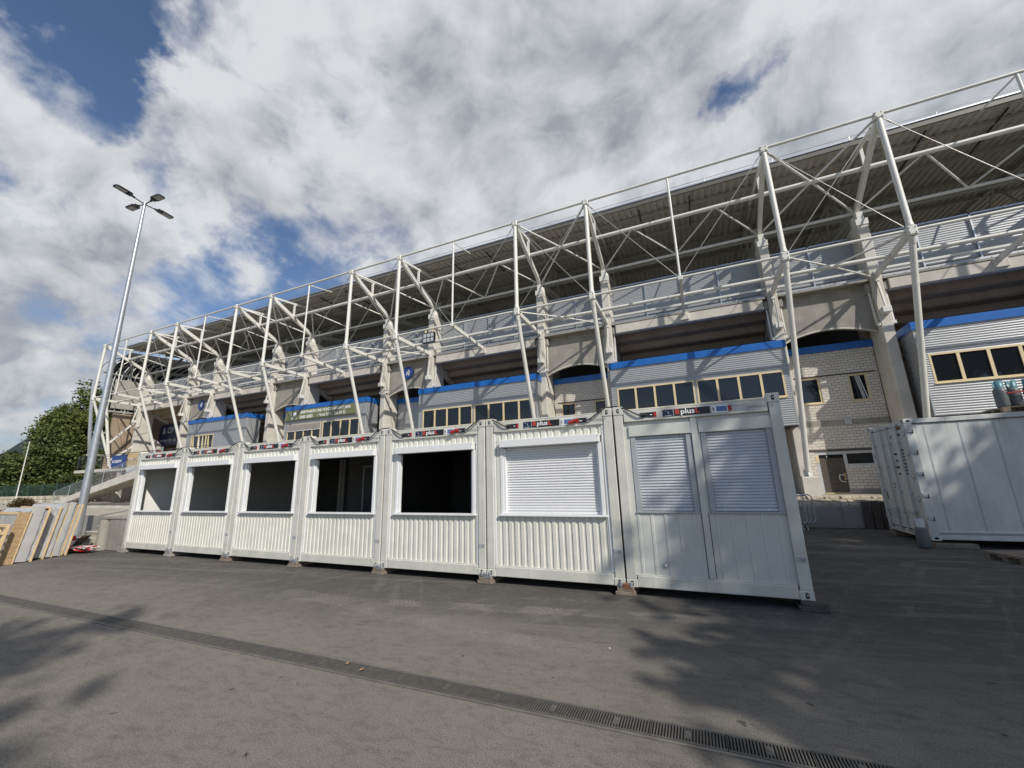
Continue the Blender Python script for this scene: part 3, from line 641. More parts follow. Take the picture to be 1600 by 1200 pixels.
#@@STAND
# ------------------------------------------------------------------ grandstand
GS = thing('grandstand', (0,0,0), 'long two storey stadium grandstand with white steel trusses and concrete columns', 'grandstand')
FX = [-35.8, -27.75, -23.75, -15.75, -11.75, -3.75, .25, 8.25, 12.25, 20.25, 24.25, 32.25, 36.25]
HX = [-31.8, -19.75, -7.75, 4.25, 16.25, 28.25]
NARROW = [(-27.75,-23.75),(-15.75,-11.75),(-3.75,.25),(8.25,12.25),(20.25,24.25),(32.25,36.25)]
WIDE = [(-35.8,-27.75),(-23.75,-15.75),(-11.75,-3.75),(.25,8.25),(12.25,20.25),(24.25,32.25)]
NY, NZ, TY, TZ2 = 11.42, 10.41, 11.5, 15.68
PY, PZ = 13.47, 14.78
QY, QZ = 15.45, 13.78
CY0, CY1 = 15.0, 16.35
XE = 44.0
def frame(X):
    end = X == -35.8
    m_ = mb('steelw'); m_.tube((X,NY,NZ), (X,TY,TZ2), .105, 12); fo = m_.build('mast', GS)
    l = mb('steelw'); bz = 1.62; l.tube((X,14.41,bz+.25), (X,NY,NZ), .105, 12); l.tube((X,14.44,bz+.06), (X,14.38,bz+.42), .06, 10); l.build('lower_leg', fo)
    if not end:
        b_ = mb('conc'); b_.prism([(X-.3,14.15),(X+.3,14.15),(X+.3,14.95),(X-.3,14.95)], 2, .78, bz-.05)
        b_.use('steelw'); b_.box(X-.28, X+.28, 14.2, 14.8, bz-.05, bz+.0); b_.prism([(14.25,bz),(14.75,bz),(14.5,bz+.42)], 0, X-.02, X+.02); b_.box(X-.16, X+.16, 14.46, 14.5, bz, bz+.28)
        b_.build('pedestal', fo)
    s = mb('steelw'); s.bar((X,TY+.05,TZ2-.05), (X,QY+.05,QZ-.1), .17, .26); s.build('strut', fo)
    s = mb('steelw'); s.bar((X,TY+.1,TZ2-.02), (X,PY,PZ+1.06), .10, .13); s.bar((X,PY,PZ+1.06), (X,17.5,16.45), .10, .16); s.bar((X,PY,PZ), (X,PY,PZ+1.05), .12, .12, (0,1,0)); s.build('roof_bracket', fo)
    n = mb('steelw'); n.bbox(X-.15, X+.15, TY-.13, TY+.15, TZ2-.16, TZ2+.16, .03); n.build('node_plate', fo)
    n = mb('steelw'); n.bbox(X-.15, X+.15, NY-.13, NY+.15, NZ-.2, NZ+.2, .04)
    n.tube((X,NY,NZ+.2),(X,NY+.003,NZ+.5),.13,12,.09); n.tube((X,NY+.05,NZ-.2),(X,NY+.12,NZ-.45),.13,12,.10); n.build('node_plate', fo)
    bt = mb('cable')
    for dz_ in (-.1, .1):
        for dx_ in (-.09, .09): bt.tube((X+dx_,NY-.16,NZ+dz_),(X+dx_,NY-.12,NZ+dz_),.02,6); bt.tube((X+dx_,TY-.155,TZ2+dz_*.8),(X+dx_,TY-.12,TZ2+dz_*.8),.018,6)
    bt.build('bolts', fo)
    t_ = mb('steelw'); t_.bar((X,NY,NZ), (X,CY0+.1,10.28), .13, .22); t_.bar((X+.0,CY0-.02,10.2), (X,CY0-.28,8.72), .07, .09, (0,1,0)); t_.bbox(X-.16,X+.16,CY0-.34,CY0+.0,8.45,8.72,.02); t_.box(X-.07,X+.07,CY0-.14,CY0,10.0,10.5); t_.build('tie_beam', fo)
def hanger(X):
    m_ = mb('steelw'); m_.tube((X,NY,NZ), (X,TY,TZ2), .055, 10); fo = m_.build('hanger', GS)
    t_ = mb('steelw'); t_.bar((X,NY,NZ), (X,15.1,10.1), .12, .20); t_.bbox(X-.1,X+.1,NY-.1,NY+.1,NZ-.1,NZ+.1,.02); t_.build('tie_beam', fo); t_ = mb('steelw'); t_.bar((X,TY,TZ2), (X,PY,16.0), .05, .05); t_.build('roof_stay', fo)
    c = mb('conc'); c.bbox(X-.22,X+.22,14.95,15.35,9.72,10.12,.02); c.build('corbel', fo)
for X in FX: frame(X)
for X in HX: hanger(X)
# longitudinal tubes
def tubeX(name, y, z, r, k='steelw', x0=-35.8, x1=XE, n=10):
    b = mb(k); b.tube((x0,y,z),(x1,y,z),r,n); return b.build(name, GS)
tubeX('top_chord', TY-.02, TZ2+.07, .062); tubeX('bottom_chord', NY, NZ+.05, .055)
tubeX('purlin_tube', PY, PZ, .10); tubeX('rear_chord', QY, QZ, .075); tubeX('middle_tube', 13.2, 10.36, .085)
tubeX('rear_chord', 18.0, 14.9, .09, 'steeld'); tubeX('rear_chord', 17.2, 13.3, .06, 'steeld')
# lattice webs between purlin tube and rear chord
for (a, b) in WIDE:
    lt = mb('steelw'); q = (b-a)/4
    for i in range(4):
        x0 = a+i*q; p0 = (x0, PY, PZ) if i % 2 else (x0, QY, QZ); p1 = (x0+q, QY, QZ) if i % 2 else (x0+q, PY, PZ)
        lt.tube(p0, p1, .042, 8)
    lt.build('lattice_bracing', GS)
for (a, b) in NARROW:
    lt = mb('steelw'); m = (a+b)/2
    lt.tube((a,TY,TZ2),(m,PY,PZ),.05,8); lt.tube((b,TY,TZ2),(m,PY,PZ),.05,8); lt.tube((m,PY,PZ),(a,QY,QZ),.05,8); lt.tube((m,PY,PZ),(b,QY,QZ),.05,8)
    lt.build('lattice_bracing', GS)
def rod(p0, p1): b_ = mb('cable'); b_.tube(p0, p1, .018, 6); b_.tube(Vector(p0).lerp(Vector(p1), .06), Vector(p0).lerp(Vector(p1), .085), .035, 6); b_.build('tie_rod', GS)
for (a, b) in NARROW:
    rod((a,TY,TZ2),(b,NY,NZ)); rod((b,TY,TZ2),(a,NY,NZ)); rod((a,NY,NZ),(b,CY0,10.3)); rod((b,NY,NZ),(a,CY0,10.3))
    br = mb('steelw'); m = (a+b)/2; br.tube((a,NY,NZ),(m,13.2,10.36),.04,8); br.tube((b,NY,NZ),(m,13.2,10.36),.04,8); br.tube((m,13.2,10.36),(b,15.0,10.2),.035,8); br.build('walkway_bracing', GS)
for (a, b), h_ in zip(WIDE, HX):
    rod((a,TY,TZ2),(h_,NY,NZ)); rod((b,TY,TZ2),(h_,NY,NZ))
# inner roof frames
for X in FX[:-1]:
    r_ = mb('steeld'); r_.bar((X,QY,QZ),(X,33,16.7),.16,.30); r_.bar((X,16.5,16.1),(X,33,17.6),.14,.22)
    for i in range(6):
        y0 = 17+i*2.7; r_.bar((X,y0,QZ+(y0-QY)*.166),(X,y0+1.35,16.25+(y0-16)*.075),.08,.08); r_.bar((X,y0+1.35,16.25+(y0-16)*.075),(X,y0+2.7,QZ+(y0+2.7-QY)*.166),.08,.08)
    r_.bar((X,QY+.2,QZ-.7),(X,18.2,16.2),.13,.18)
    r_.tube((X+.0,16.0,13.0),(X,16.0,14.4),.13,10)
    r_.build('roof_truss', GS)
# roof
RY0, RY1 = 13.55, 34.0
def rz(y): return 16.12+(y-RY0)*.062
rf = mb('deck'); p = .25; vs = []; X = -36.6; k = 0; xs = []; p = .34
while X < XE:
    xs += [(X,0),(X+.14,0),(X+.185,1),(X+.295,1)]; X += p
for (x_, o) in xs: vs += [(x_, RY0, rz(RY0)+.07*o), (x_, RY1, rz(RY1)+.07*o)]
rf.add(vs, [(2*i, 2*i+1, 2*i+3, 2*i+2) for i in range(len(xs)-1)])
rf.use('fascia'); rf.add([(-36.6,RY0,rz(RY0)+.12),(XE,RY0,rz(RY0)+.12),(XE,RY1,rz(RY1)+.10),(-36.6,RY1,rz(RY1)+.10)], [(0,1,2,3)])
rfo = rf.build('roof_deck', GS)
fa = mb('fascia'); fa.box(-36.7, XE, RY0-.05, RY0+.03, rz(RY0)-.03, rz(RY0)+.26); fa.use('galv'); fa.box(-36.7, XE, RY0-.09, RY0-.05, rz(RY0)+.22, rz(RY0)+.28); fa.use('cable')
for i in range(27): xx = -36+i*3; fa.tube((xx,RY0,rz(RY0)+.26),(xx,RY0,rz(RY0)+.48),.015,5)
fa.tube((-36.5,RY0,rz(RY0)+.48),(XE,RY0,rz(RY0)+.48),.012,5); fa.build('roof_edge', rfo)
pu = mb('steeld')
for y_ in (14.6, 17.0, 19.5, 22, 24.5, 27, 29.5, 32): pu.box(-36.4, XE, y_-.06, y_+.06, rz(y_)-.19, rz(y_)-.01)
pu.build('purlins', rfo)
for (a, b) in WIDE[1:]:
    for fx in (.3, .62): dn = mb('black'); dn.box(a+8*fx-.03, a+8*fx+.03, 13.8, 16.6, 15.98, 16.04); dn.build('cable_tray', rfo)
# columns
for X in FX:
    c = mb('conc'); 
    c.bbox(X-.21, X+.21, CY0, CY1, .78, 13.15, .03)
    c.prism([(CY1-.02,.8),(17.6,.8),(17.6,6.2),(17.1,6.8),(CY1-.02,7.0)], 0, X-.17, X+.17)
    c.prism([(CY1-.02,9.3),(19,8.1),(26,5.0),(26,6.2),(CY1-.02,10.2)], 0, X-.17, X+.17)
    co_ = c.build('column', GS)
    d = mb('steelw'); d.box(X-.23, X+.23, CY0-.03, CY0+.5, 12.9, 13.2); d.bbox(X-.14, X+.14, CY0+.05, CY0+.6, 13.15, 13.62, .02); d.tube((X,QY,13.1),(X,QY,13.5),.24,14); d.build('column_head', co_)
    d = mb('concd'); d.bbox(X+.212, X+.40, CY0+.12, CY0+.5, 9.62, 10.05, .02); d.bbox(X-.40, X-.212, CY0+.12, CY0+.5, 9.62, 10.05, .02)
    d.use('steelw'); d.bar((X+.30,CY0+.25,9.65),(X+.30,CY0+.15,8.1),.06,.08,(0,1,0)); d.bar((X-.30,CY0+.25,9.65),(X-.30,CY0+.15,8.1),.06,.08,(0,1,0)); d.box(X-.34,X+.34,CY0+.02,CY0+.12,8.0,8.14); d.build('corbel', co_)
# deck edge beams and soffits per wide bay, infill panels per narrow bay
for (a, b) in WIDE:
    e = mb('conc'); e.bbox(a+.42, b-.42, 15.05, 15.35, 9.62, 10.12, .02); e.build('deck_edge_beam', GS)
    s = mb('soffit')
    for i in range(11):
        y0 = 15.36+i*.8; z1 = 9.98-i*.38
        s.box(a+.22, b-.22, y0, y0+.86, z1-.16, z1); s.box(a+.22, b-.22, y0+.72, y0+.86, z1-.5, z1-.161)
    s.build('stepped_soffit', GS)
for (a, b) in NARROW:
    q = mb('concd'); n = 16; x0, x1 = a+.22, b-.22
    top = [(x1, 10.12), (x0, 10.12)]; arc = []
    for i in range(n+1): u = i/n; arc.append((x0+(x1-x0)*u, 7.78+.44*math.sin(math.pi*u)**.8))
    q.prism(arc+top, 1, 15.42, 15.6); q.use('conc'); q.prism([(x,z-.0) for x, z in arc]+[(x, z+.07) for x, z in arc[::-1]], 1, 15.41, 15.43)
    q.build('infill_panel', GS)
    bw = mb('dark'); bw.box(x0, x1, 17.6, 17.8, .8, 10.0); bw.build('rear_wall', GS)  # painted near black so the gap above the brick reads as shade
dk = mb('concd'); dk.box(-35.9, XE, 15.36, 17.2, 10.13, 10.28); dk.box(-35.9, XE, 15.02, 15.36, 10.125, 10.22); dk.build('walkway_slab', GS)
# seating tiers beyond the parapet
se = mb('concd')
for i in range(24): se.box(-35.9, XE, 17.2+i*.8, 18.01+i*.8, 9.7-i*.36-.4, 10.1-i*.36)
se.build('seating_tiers', GS)
# ground floor back wall and undercroft ceiling behind boxes
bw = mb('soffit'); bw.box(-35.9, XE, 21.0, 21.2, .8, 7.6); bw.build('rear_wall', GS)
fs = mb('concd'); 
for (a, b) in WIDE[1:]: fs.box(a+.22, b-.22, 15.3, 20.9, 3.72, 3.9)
fs.build('floor_slab', GS)
# parapet panels, posts and rails
for (a, b) in WIDE+NARROW:
    q = mb('alu'); q.corr(a+.24, b-.24, 10.75, 12.72, 16.0, amp=.022, pitch=.11, seg=5); po = q.build('parapet_panel', GS)
    q = mb('galv'); n = 4 if b-a > 5 else 2
    for i in range(n+1): xx = a+.24+(b-a-.48)*i/n; q.box(xx-.03, xx+.03, 15.90, 15.96, 10.28, 12.8)
    q.box(a+.24, b-.24, 15.90, 15.96, 12.74, 12.80); q.build('panel_posts', po)
rl = mb('steelw'); rl.bar((-35.8,15.2,10.68),(XE,15.2,10.68),.10,.10); rl.build('guard_rail', GS)
rl = mb('galv'); rl.box(-35.8, XE, 15.5, 15.7, 10.40, 10.50)
x_ = -35.7
while x_ < XE: rl.box(x_, x_+.05, 15.48, 15.5, 10.28, 10.45); x_ += .4
rl.build('cable_channel', GS)
# office boxes
def office(x0, x1, wins, mode=0, k='alu'):
    y0, yb, z0, z1 = 14.22, 15.35, 3.80, 7.36
    s = mb(k); wz0, wz1 = 5.08, 6.30
    wins = sorted(wins)
    s.corr(x0, x1, wz1, z1, y0); s.corr(x0, x1, z0, wz0, y0)
    xx = x0
    for (a, b) in wins:
        s.corr(xx, a, wz0, wz1, y0); xx = b
    s.corr(xx, x1, wz0, wz1, y0)
    s.corr(y0, yb, z0, z1, x1, ax='x', sgn=1); s.corr(y0, yb, z0, z1, x0, ax='x', sgn=-1)
    s.use('grail'); s.box(x0-.015, x0+.03, y0-.018, y0+.03, z0, z1); s.box(x1-.03, x1+.015, y0-.018, y0+.03, z0, z1)
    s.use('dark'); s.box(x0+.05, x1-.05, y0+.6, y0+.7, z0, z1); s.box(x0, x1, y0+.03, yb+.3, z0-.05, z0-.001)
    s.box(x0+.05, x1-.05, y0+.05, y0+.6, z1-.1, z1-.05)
    o = s.build('office_box', GS)
    r_ = mb('blue'); r_.box(x0-.06, x1+.06, y0-.07, yb+.5, z1+.001, z1+.34)
    r_.use('dark'); r_.box(x0, x1, y0, yb+1.6, z1+.30, z1+.345) if False else None
    r_.build('roof_edge', o)
    for wi, (a, b) in enumerate(wins):
        n = max(1, round((b-a)/.92)); pw = (b-a)/n
        f_ = mb('yell'); f_.box(a, b, y0-.02, y0+.06, wz0, wz0+.075); f_.box(a, b, y0-.02, y0+.06, wz1-.075, wz1)
        for i in range(n+1):
            xc = a+i*pw; w_ = .055 if 0 < i < n else .07
            xl, xr = (xc, xc+w_) if i == 0 else ((xc-w_, xc) if i == n else (xc-w_*.9, xc+w_*.9)); f_.box(xl, xr, y0-.018, y0+.058, wz0+.075, wz1-.075)
        fo = f_.build('window_band', o)
        g_ = mb('glass'); g_.box(a+.02, b-.02, y0+.02, y0+.03, wz0+.06, wz1-.06)
        g_.use('yell'); g_.box(a-.03, b+.03, y0-.06, y0-.021, wz0-.03, wz0-.001)
        g_.build('pane', o)
    return o
office(24.69, 32.55, [(24.95, 28.45), (28.55, 32.2)])
office(12.33, 20.20, [(12.60, 16.28), (16.38, 19.98)])
office(0.02, 8.12, [(.32, 3.95), (4.07, 7.98)])
ob = office(-12.45, -4.45, [(-12.15, -8.65), (-8.5, -5.0)])
office(-25.0, -17.05, [(-24.3, -21.2)])
office(36.6, 43.5, [(37, 40)])
for i_, (xa_, ka_) in enumerate(((-24.15,'yell'),(-23.35,'whitet'),(-22.8,'yell'),(-22.0,'yell'))):
    cu_ = mb(ka_); cu_.prism([(xa_,5.15),(xa_+.32,5.15),(xa_+.12,6.22),(xa_-.0,6.22)], 1, 14.236, 14.239); cu_.build('curtain', bpy.data.objects['office_box.004'])
# roller blind half down in the banner office
bl = mb('concd'); bl.box(-12.1, -8.7, 14.165, 14.185, 5.80, 6.26); bl.use('whitet'); bl.box(-12.1, -8.7, 14.155, 14.19, 5.77, 5.80); bl.build('half_lowered_blind', ob)
# brick walls in the narrow bays
for (a, b) in NARROW:
    x0, x1, Y = a+.22, b-.22, 16.4
    big = a == 20.25
    s = mb('brick' if a >= 8 or a < -20 or a == -15.75 else 'alu')
    kx = a
    w1 = (kx+.62, kx+1.52); w2 = (kx+2.62, kx+3.34); wz0, wz1 = 4.95, 6.22
    def wall(xa, xb, za, zb): s.box(xa, xb, Y, Y+.25, za, zb)
    dx0, dx1, dz1 = kx+.78, kx+1.86, 2.66
    if a == -3.75: wall(x0, x1, .8, 7.42)
    else:
        wall(x0, x1, wz1, 7.42)
        wall(x0, w1[0], wz0, wz1); wall(w1[1], w2[0], wz0, wz1); wall(w2[1], x1, wz0, wz1); wall(x0, x1, 4.14, wz0)
        s.use('concd'); wall(x0, x1, 3.87, 4.14) ; s.use('brick')
        wall(x0, x1, 2.72, 3.87)
        if big:
            wall(x0, dx0, .8, 2.72); wall(dx1+1.2, x1, .8, 2.72); s.box(dx1, dx1+1.2, Y, Y+.25, 1.04, 2.02); s.use('concd'); s.box(dx1, dx1+1.2, Y-.01, Y+.25, .8, 1.04)
        else: wall(x0, x1, .8, 2.72)
    so = s.build('infill_wall', GS)
    if a != -3.75: l = mb('sleeper'); l.box(x0+.2, x1-.1, Y-.012, Y-.001, wz1+.002, wz1+.075); l.build('lintel', so)
    if big: l = mb('sleeper'); l.box(x0, x1, Y-.012, Y-.001, 2.70, 2.80); l.build('lintel', so)
    l = mb('blue'); l.box(x0, x1, Y-.14, Y+.3, 7.421, 7.74); l.build('wall_cap', so)
    if a != -3.75:
        for (p0, p1) in (w1, w2):
            f_ = mb('yell'); f_.box(p0, p1, Y+.03, Y+.1, wz0, wz0+.08); f_.box(p0, p1, Y+.03, Y+.1, wz1-.08, wz1); f_.box(p0, p0+.08, Y+.03, Y+.1, wz0+.08, wz1-.08); f_.box(p1-.08, p1, Y+.03, Y+.1, wz0+.08, wz1-.08)
            f_.box(p0-.04, p1+.04, Y-.03, Y+.03, wz0-.03, wz0-.001)
            fo = f_.build('window', so); g_ = mb('glass'); g_.box(p0+.08, p1-.08, Y+.06, Y+.07, wz0+.08, wz1-.08)
            if big and p0 > a+2: g_.use('whitet'); g_.bar((p0+.42,Y+.045,wz1-.1),(p1-.12,Y+.045,wz0+.1),.02,.03); g_.use('grail'); g_.bar((p0+.32,Y+.05,wz1-.1),(p1-.25,Y+.05,wz0+.1),.012,.12)
            g_.build('pane', fo)
    if big:
        f_ = mb('hinge'); f_.box(dx0, dx0+.13, Y+.02, Y+.12, .8, 2.70); f_.box(dx1-.02, dx1+.10, Y+.02, Y+.12, .8, 2.70); f_.box(dx0+.13, dx1-.02, Y+.02, Y+.12, 2.56, 2.70)
        f_.box(dx1+.10, dx1+1.2, Y+.02, Y+.12, 2.58, 2.70); f_.box(dx1+.10, dx1+1.2, Y+.02, Y+.12, 2.02, 2.12); f_.box(dx1+1.05, dx1+1.2, Y+.02, Y+.12, 2.12, 2.58)
        f_.use('yell'); f_.box(dx0+.01, dx0+.12, Y+.005, Y+.02, 2.2, 2.55); f_.box(dx0+.14, dx1-.03, Y+.0, Y+.03, .82, .86)
        do = f_.build('door', so)
        l_ = mb('glass'); l_.box(dx1+.10, dx1+1.05, Y+.06, Y+.07, 2.12, 2.58); l_.use('sleeper'); l_.box(dx0+.13, dx1-.02, Y+.05, Y+.09, .86, 2.40); l_.use('pit'); l_.box(dx0+.13, dx1-.02, Y+.05, Y+.09, 2.40, 2.56); l_.use('whitet'); l_.box(dx0+.42, dx0+.45, Y+.03, Y+.05, 2.42, 2.52); l_.build('door_leaf', so)
        hd = mb('osb'); hd.box(dx1-.15, dx1-.05, Y+.0, Y+.03, 1.42, 1.72); hd.use('filmf'); hd.path([(dx1-.14,Y-.02,1.62),(dx1-.30,Y-.03,1.66),(dx1-.33,Y-.03,1.5),(dx1-.28,Y-.03,1.36),(dx1-.12,Y-.02,1.34)], .035, 8); hd.build('door_handle', so)
        lm = mb('hinge'); lm.bbox(kx+2.15, kx+2.4, Y-.1, Y-.002, 3.9, 4.12, .01); lm.build('wall_lamp', so)
# far left open bay end: stair bay and curved end screen
es = mb('alulite'); n = 18
for i in range(n+1):
    u = i/n; y0 = 12.9+u*7; zt = 14.7+.9*math.sin(u*1.2)
    # curved louvre blades
    pts = [(-37.4+.0*j, y0+.0, 9.3+j*.9) for j in range(2)]
prf = [(12.6,4.2),(12.2,7),(11.9,9.5),(11.7,12.0),(11.75,13.2),(12.1,14.2),(12.8,14.9),(13.8,15.3)]
scr = mb('alulite')
# outer skin following the curve, in X from -37.4 to -36.5
vs = []
for (y_, z_) in prf: vs += [(-37.5,y_,z_),(-36.9,y_,z_)]
for (y_, z_) in prf[::-1]: vs += [(-37.5,y_+.06,z_-.02),(-36.9,y_+.06,z_-.02)]
nn = len(prf)*2; scr.add(vs, [(2*i, 2*i+1, 2*i+3, 2*i+2) for i in range(nn-1)]+[(2*nn-2, 2*nn-1, 1, 0)], True)
for i in range(26):
    y_ = 12.6+i*.55; scr.path([(-37.3,y_,9.6),(-37.3,y_,12.4),(-37.28,y_+.15,13.6),(-37.2,y_+.6,14.6),(-37.1,y_+1.4,15.4)], .06, 4)
scr.use('steeld'); 
for z_ in (5.2, 7.4, 9.6, 11.6, 13.4): scr.box(-37.35, -37.25, 12.3, 27, z_-.08, z_+.08)
for y_ in (14.5, 17.5, 20.5, 23.5, 26.5): scr.box(-37.35, -37.2, y_-.08, y_+.08, .8, 15.3)
scr.build('end_screen', GS)
ew = mb('dark'); ew.prism([(13.4,9.4),(34,9.4),(34,17.3),(14.2,16.05),(13.2,14.6),(12.9,12)], 0, -37.75, -37.6); ew.use('steeld'); ew.box(-37.2, -37.1, 13.3, 26.8, 9.9, 12.9); ew.use('soffit'); ew.box(-37.2, -37.05, 13.6, 26.8, .8, 9.4); ew.build('end_wall_shade', GS)  # black sheet behind the screen stands in for shade under the roof end
el = mb('steelw'); el.tube((-35.8,13.55,4.1),(-35.8,12.45,9.9),.12,12); el.tube((-35.8,12.45,9.9),(-35.8,NY,NZ),.07,8); el.bar((-35.8,13.2,6.3),(-35.8,15.2,8.9),.14,.14); el.bar((-35.8,13.45,4.6),(-35.8,15.2,6.2),.14,.14); el.build('end_brace', GS)
# blue board under the far tier, its shade painted as navy and grey
bb = thing('advertising_board', (-33.3,17.5,7.3), 'blue advertising board with shade painted into its colours under the far left stand bay', 'sign')
q = mb('navy'); q.box(-3.2, 3.2, 0, .06, -1.0, 1.2); q.build('panel', bb)
text('lettering_line', '& OPTIK', .95, (-2.6,-.01,.25), 'lens', bb, bold=.01); text('lettering_line', 'immer für die Region', .55, (-2.9,-.01,-.65), 'lens', bb)
# banner on the fourth office box
bn = thing('banner', (-8.75,14.15,6.98), 'olive green stamp and coin dealer banner with white lettering on the office box', 'banner')
q = mb('banner'); q.box(-3.6, 3.42, 0, .03, -.42, .40); q.build('cloth', bn)
text('lettering_line', 'BRIEFMARKEN UND MÜNZEN ANKAUF JENA', .29, (-2.05,-.012,.08), 'whitet', bn, bold=.006, sx=.86); text('lettering_line', 'DIRK GRIES', .31, (-2.1,-.012,-.29), 'whitet', bn, bold=.008, sx=.86); text('lettering_line', '- Mobil 0172 / 356 59 32', .30, (-.28,-.012,-.28), 'whitet', bn, bold=.003, sx=.92)
em = mb('whitet')
for (a_, c_) in ((-3.05,-.02),(-2.72,-.02),(-3.05,-.34),(-2.72,-.34)):
    if (a_, c_) in ((-3.05,-.34),(-2.72,-.02)): em.prism([(a_,c_),(a_+.26,c_),(a_+.26,c_+.16),(a_+.13,c_+.27),(a_,c_+.18)], 1, -.012, -.001)
    else:
        for r_ in ((a_,a_+.26,c_,c_+.02),(a_,a_+.26,c_+.24,c_+.26),(a_,a_+.02,c_,c_+.26),(a_+.24,a_+.26,c_,c_+.26)): em.box(r_[0], r_[1], -.012, -.001, r_[2], r_[3])
em.build('logo', bn)
# round blue emblems
for X, Z, lab in ((-1.9,9.33,'round blue club emblem on the concrete panel between two middle columns'),(-25.75,9.4,'round blue club emblem on the concrete panel near the far left end')):
    e_ = thing('emblem_sign', (X,15.40,Z), lab, 'sign', 'round blue emblem signs')
    q = mb('bluebn'); q.tube((0,-.05,0),(0,0,0),.46,28); q.build('disc', e_)
    q = mb('whitet'); q.bar((-.1,-.056,-.15),(.12,-.056,.2),.008,.07,(1,0,.0)); q.bar((-.1,-.056,.05),(.2,-.056,.05),.008,.06); q.bar((.1,-.056,-.2),(.1,-.056,.16),.008,.06,(1,0,0)); q.build('mark', e_)
# floodlight with six heads on tie beam
fl = thing('floodlight', (1.52,12.98,10.62), 'black floodlight unit with six square lamps clamped on the white truss', 'floodlight')
q = mb('lampb'); q.box(-.42, .42, 0, .16, -.34, .34); q.build('housing', fl)
for i in range(3):
    for j in range(2):
        q = mb('lens'); q.bbox(-.38+i*.27, -.38+i*.27+.21, -.02, -.001, -.28+j*.30, -.28+j*.30+.25, .008); q.build('lamp', fl)
q = mb('yell'); q.box(-.30,-.24,.03,.12,.34,.56); q.box(.24,.30,.03,.12,.34,.56); q.use('steelw'); q.tube((-1.3,.1,.1),(.42,.1,.1),.04,8); q.build('bracket', fl)
#@@RIGHT
# ------------------------------------------------------------------ right side: ledge, rubble, boards, barriers, reefer
w = mb('concd'); w.bbox(9.5, 20.62, 9.98, 10.4, 0, .70, .02); w.build('concrete_ledge'); tag(bpy.data.objects['concrete_ledge'], 'low grey concrete ledge wall carrying the rubble stones behind the barriers', 'wall')
w = thing('timber_board_wall', (20.64,9.9,0), 'row of dark upright timber boards at the terrace edge left of the reefer container', 'fence')
for i in range(9):
    b = mb('sleeper'); b.bbox(i*.235, i*.235+.20, 0, .09, 0, .84+.015*math.sin(i*2), .01); b.build('board', w)
rb = MB().use('stone'); rs = random.Random(3)
x_ = 17.0
for row, (zz, yy) in enumerate(((.70,10.05),(.79,10.22),(.885,10.45))):
    x_ = 16.5+row*.1
    while x_ < 23.2:
        l_ = rs.uniform(.12,.34); h_ = rs.uniform(.07,.10); o = len(rb.v)
        if row > 0 or x_ < 20.6:
            rb.bbox(x_, x_+l_*.94, yy+rs.uniform(-.05,.05), yy+.35, zz, zz+h_, .012)
            c = Vector((x_+l_/2, yy+.15, zz+h_/2)); Mx = Matrix.Translation(c) @ Matrix.Rotation(rs.uniform(-.09,.09),4,'Y') @ Matrix.Rotation(rs.uniform(-.2,.2),4,'Z') @ Matrix.Translation(-c); rb.xform(Mx, o)
        x_ += l_+rs.uniform(.0,.03)
tag(rb.build('rubble_wall'), 'low dry laid wall of pale broken limestone along the terrace edge', 'wall')
tf = mb('terr'); tf.box(9.5, 60, 10.4, 10.75, .801, .83); tf.build('terrace_edge_slab', k='structure')
# crowd barriers nested
blab = ['front most steel crowd barrier behind the last kiosk container','middle steel crowd barrier of the three behind the last container','rear steel crowd barrier of the three behind the last container']
def barrier(i):
    p = thing('crowd_barrier', (19.0+.14*i, 9.35+.13*i, 0), blab[i], 'barrier', 'steel crowd barriers stacked behind the containers')
    q = mb('galv'); L = 2.2; H = 1.08; z0 = .20; r_ = .13; pts = []
    pts += [(-L, 0, z0), (-r_, 0, z0)]
    for a in range(0, 91, 15): pts.append((-r_+r_*math.sin(R(a)), 0, z0+r_-r_*math.cos(R(a))))
    for a in range(0, 91, 15): pts.append((-r_+r_*math.cos(R(a)), 0, H-r_+r_*math.sin(R(a))))
    pts += [(-L, 0, H)]
    q.path(pts, .019, 8); q.build('frame', p)
    q = mb('galv')
    for k in range(1, 14): q.tube((-k*.155, 0, z0), (-k*.155, 0, H), .008, 6)
    q.build('bars', p)
    for xx in (-.3, -1.9):
        q = mb('galv'); q.path([(xx,-.30,.0),(xx,-.26,.03),(xx,0,.2),(xx,.26,.03),(xx,.30,0)], .016, 6); q.build('foot', p)
for i in range(3): barrier(i)
# reefer container
RX, RY_, RZ = 20.86, 6.35, .14; RL, RW, RH = 12.19, 2.44, 2.90
rfz = thing('reefer_container', (RX,RY_,RZ), 'large worn white refrigerated shipping container with barred end doors', 'container')
q = mb('reef'); q.box(.02, RL, .03, RW-.03, .16, RH-.08); q.build('body', rfz)
q = mb('reef'); q.bbox(.17, RL-.17, 0, .09, 2.78, RH-.01, .008); q.use('rust'); q.box(.17, RL-.17, .01, .10, RH-.012, RH-.006); q.use('reef'); q.bbox(0, .12, .17, RW-.17, 2.75, RH-.02, .008); q.use('dark'); q.box(.17, RL, .004, .02, 2.765, 2.782); q.build('top_rail', rfz)
q = mb('reef'); q.bbox(.17, RL-.17, 0, .09, .03, .14, .008); q.use('grail'); q.box(.17, RL-.17, .008, .05, .145, .175); q.use('reef'); q.bbox(.17, RL-.17, .002, .04, .18, .225, .006); q.bbox(0, .12, .17, RW-.17, .02, .16, .008); q.build('bottom_rail', rfz)
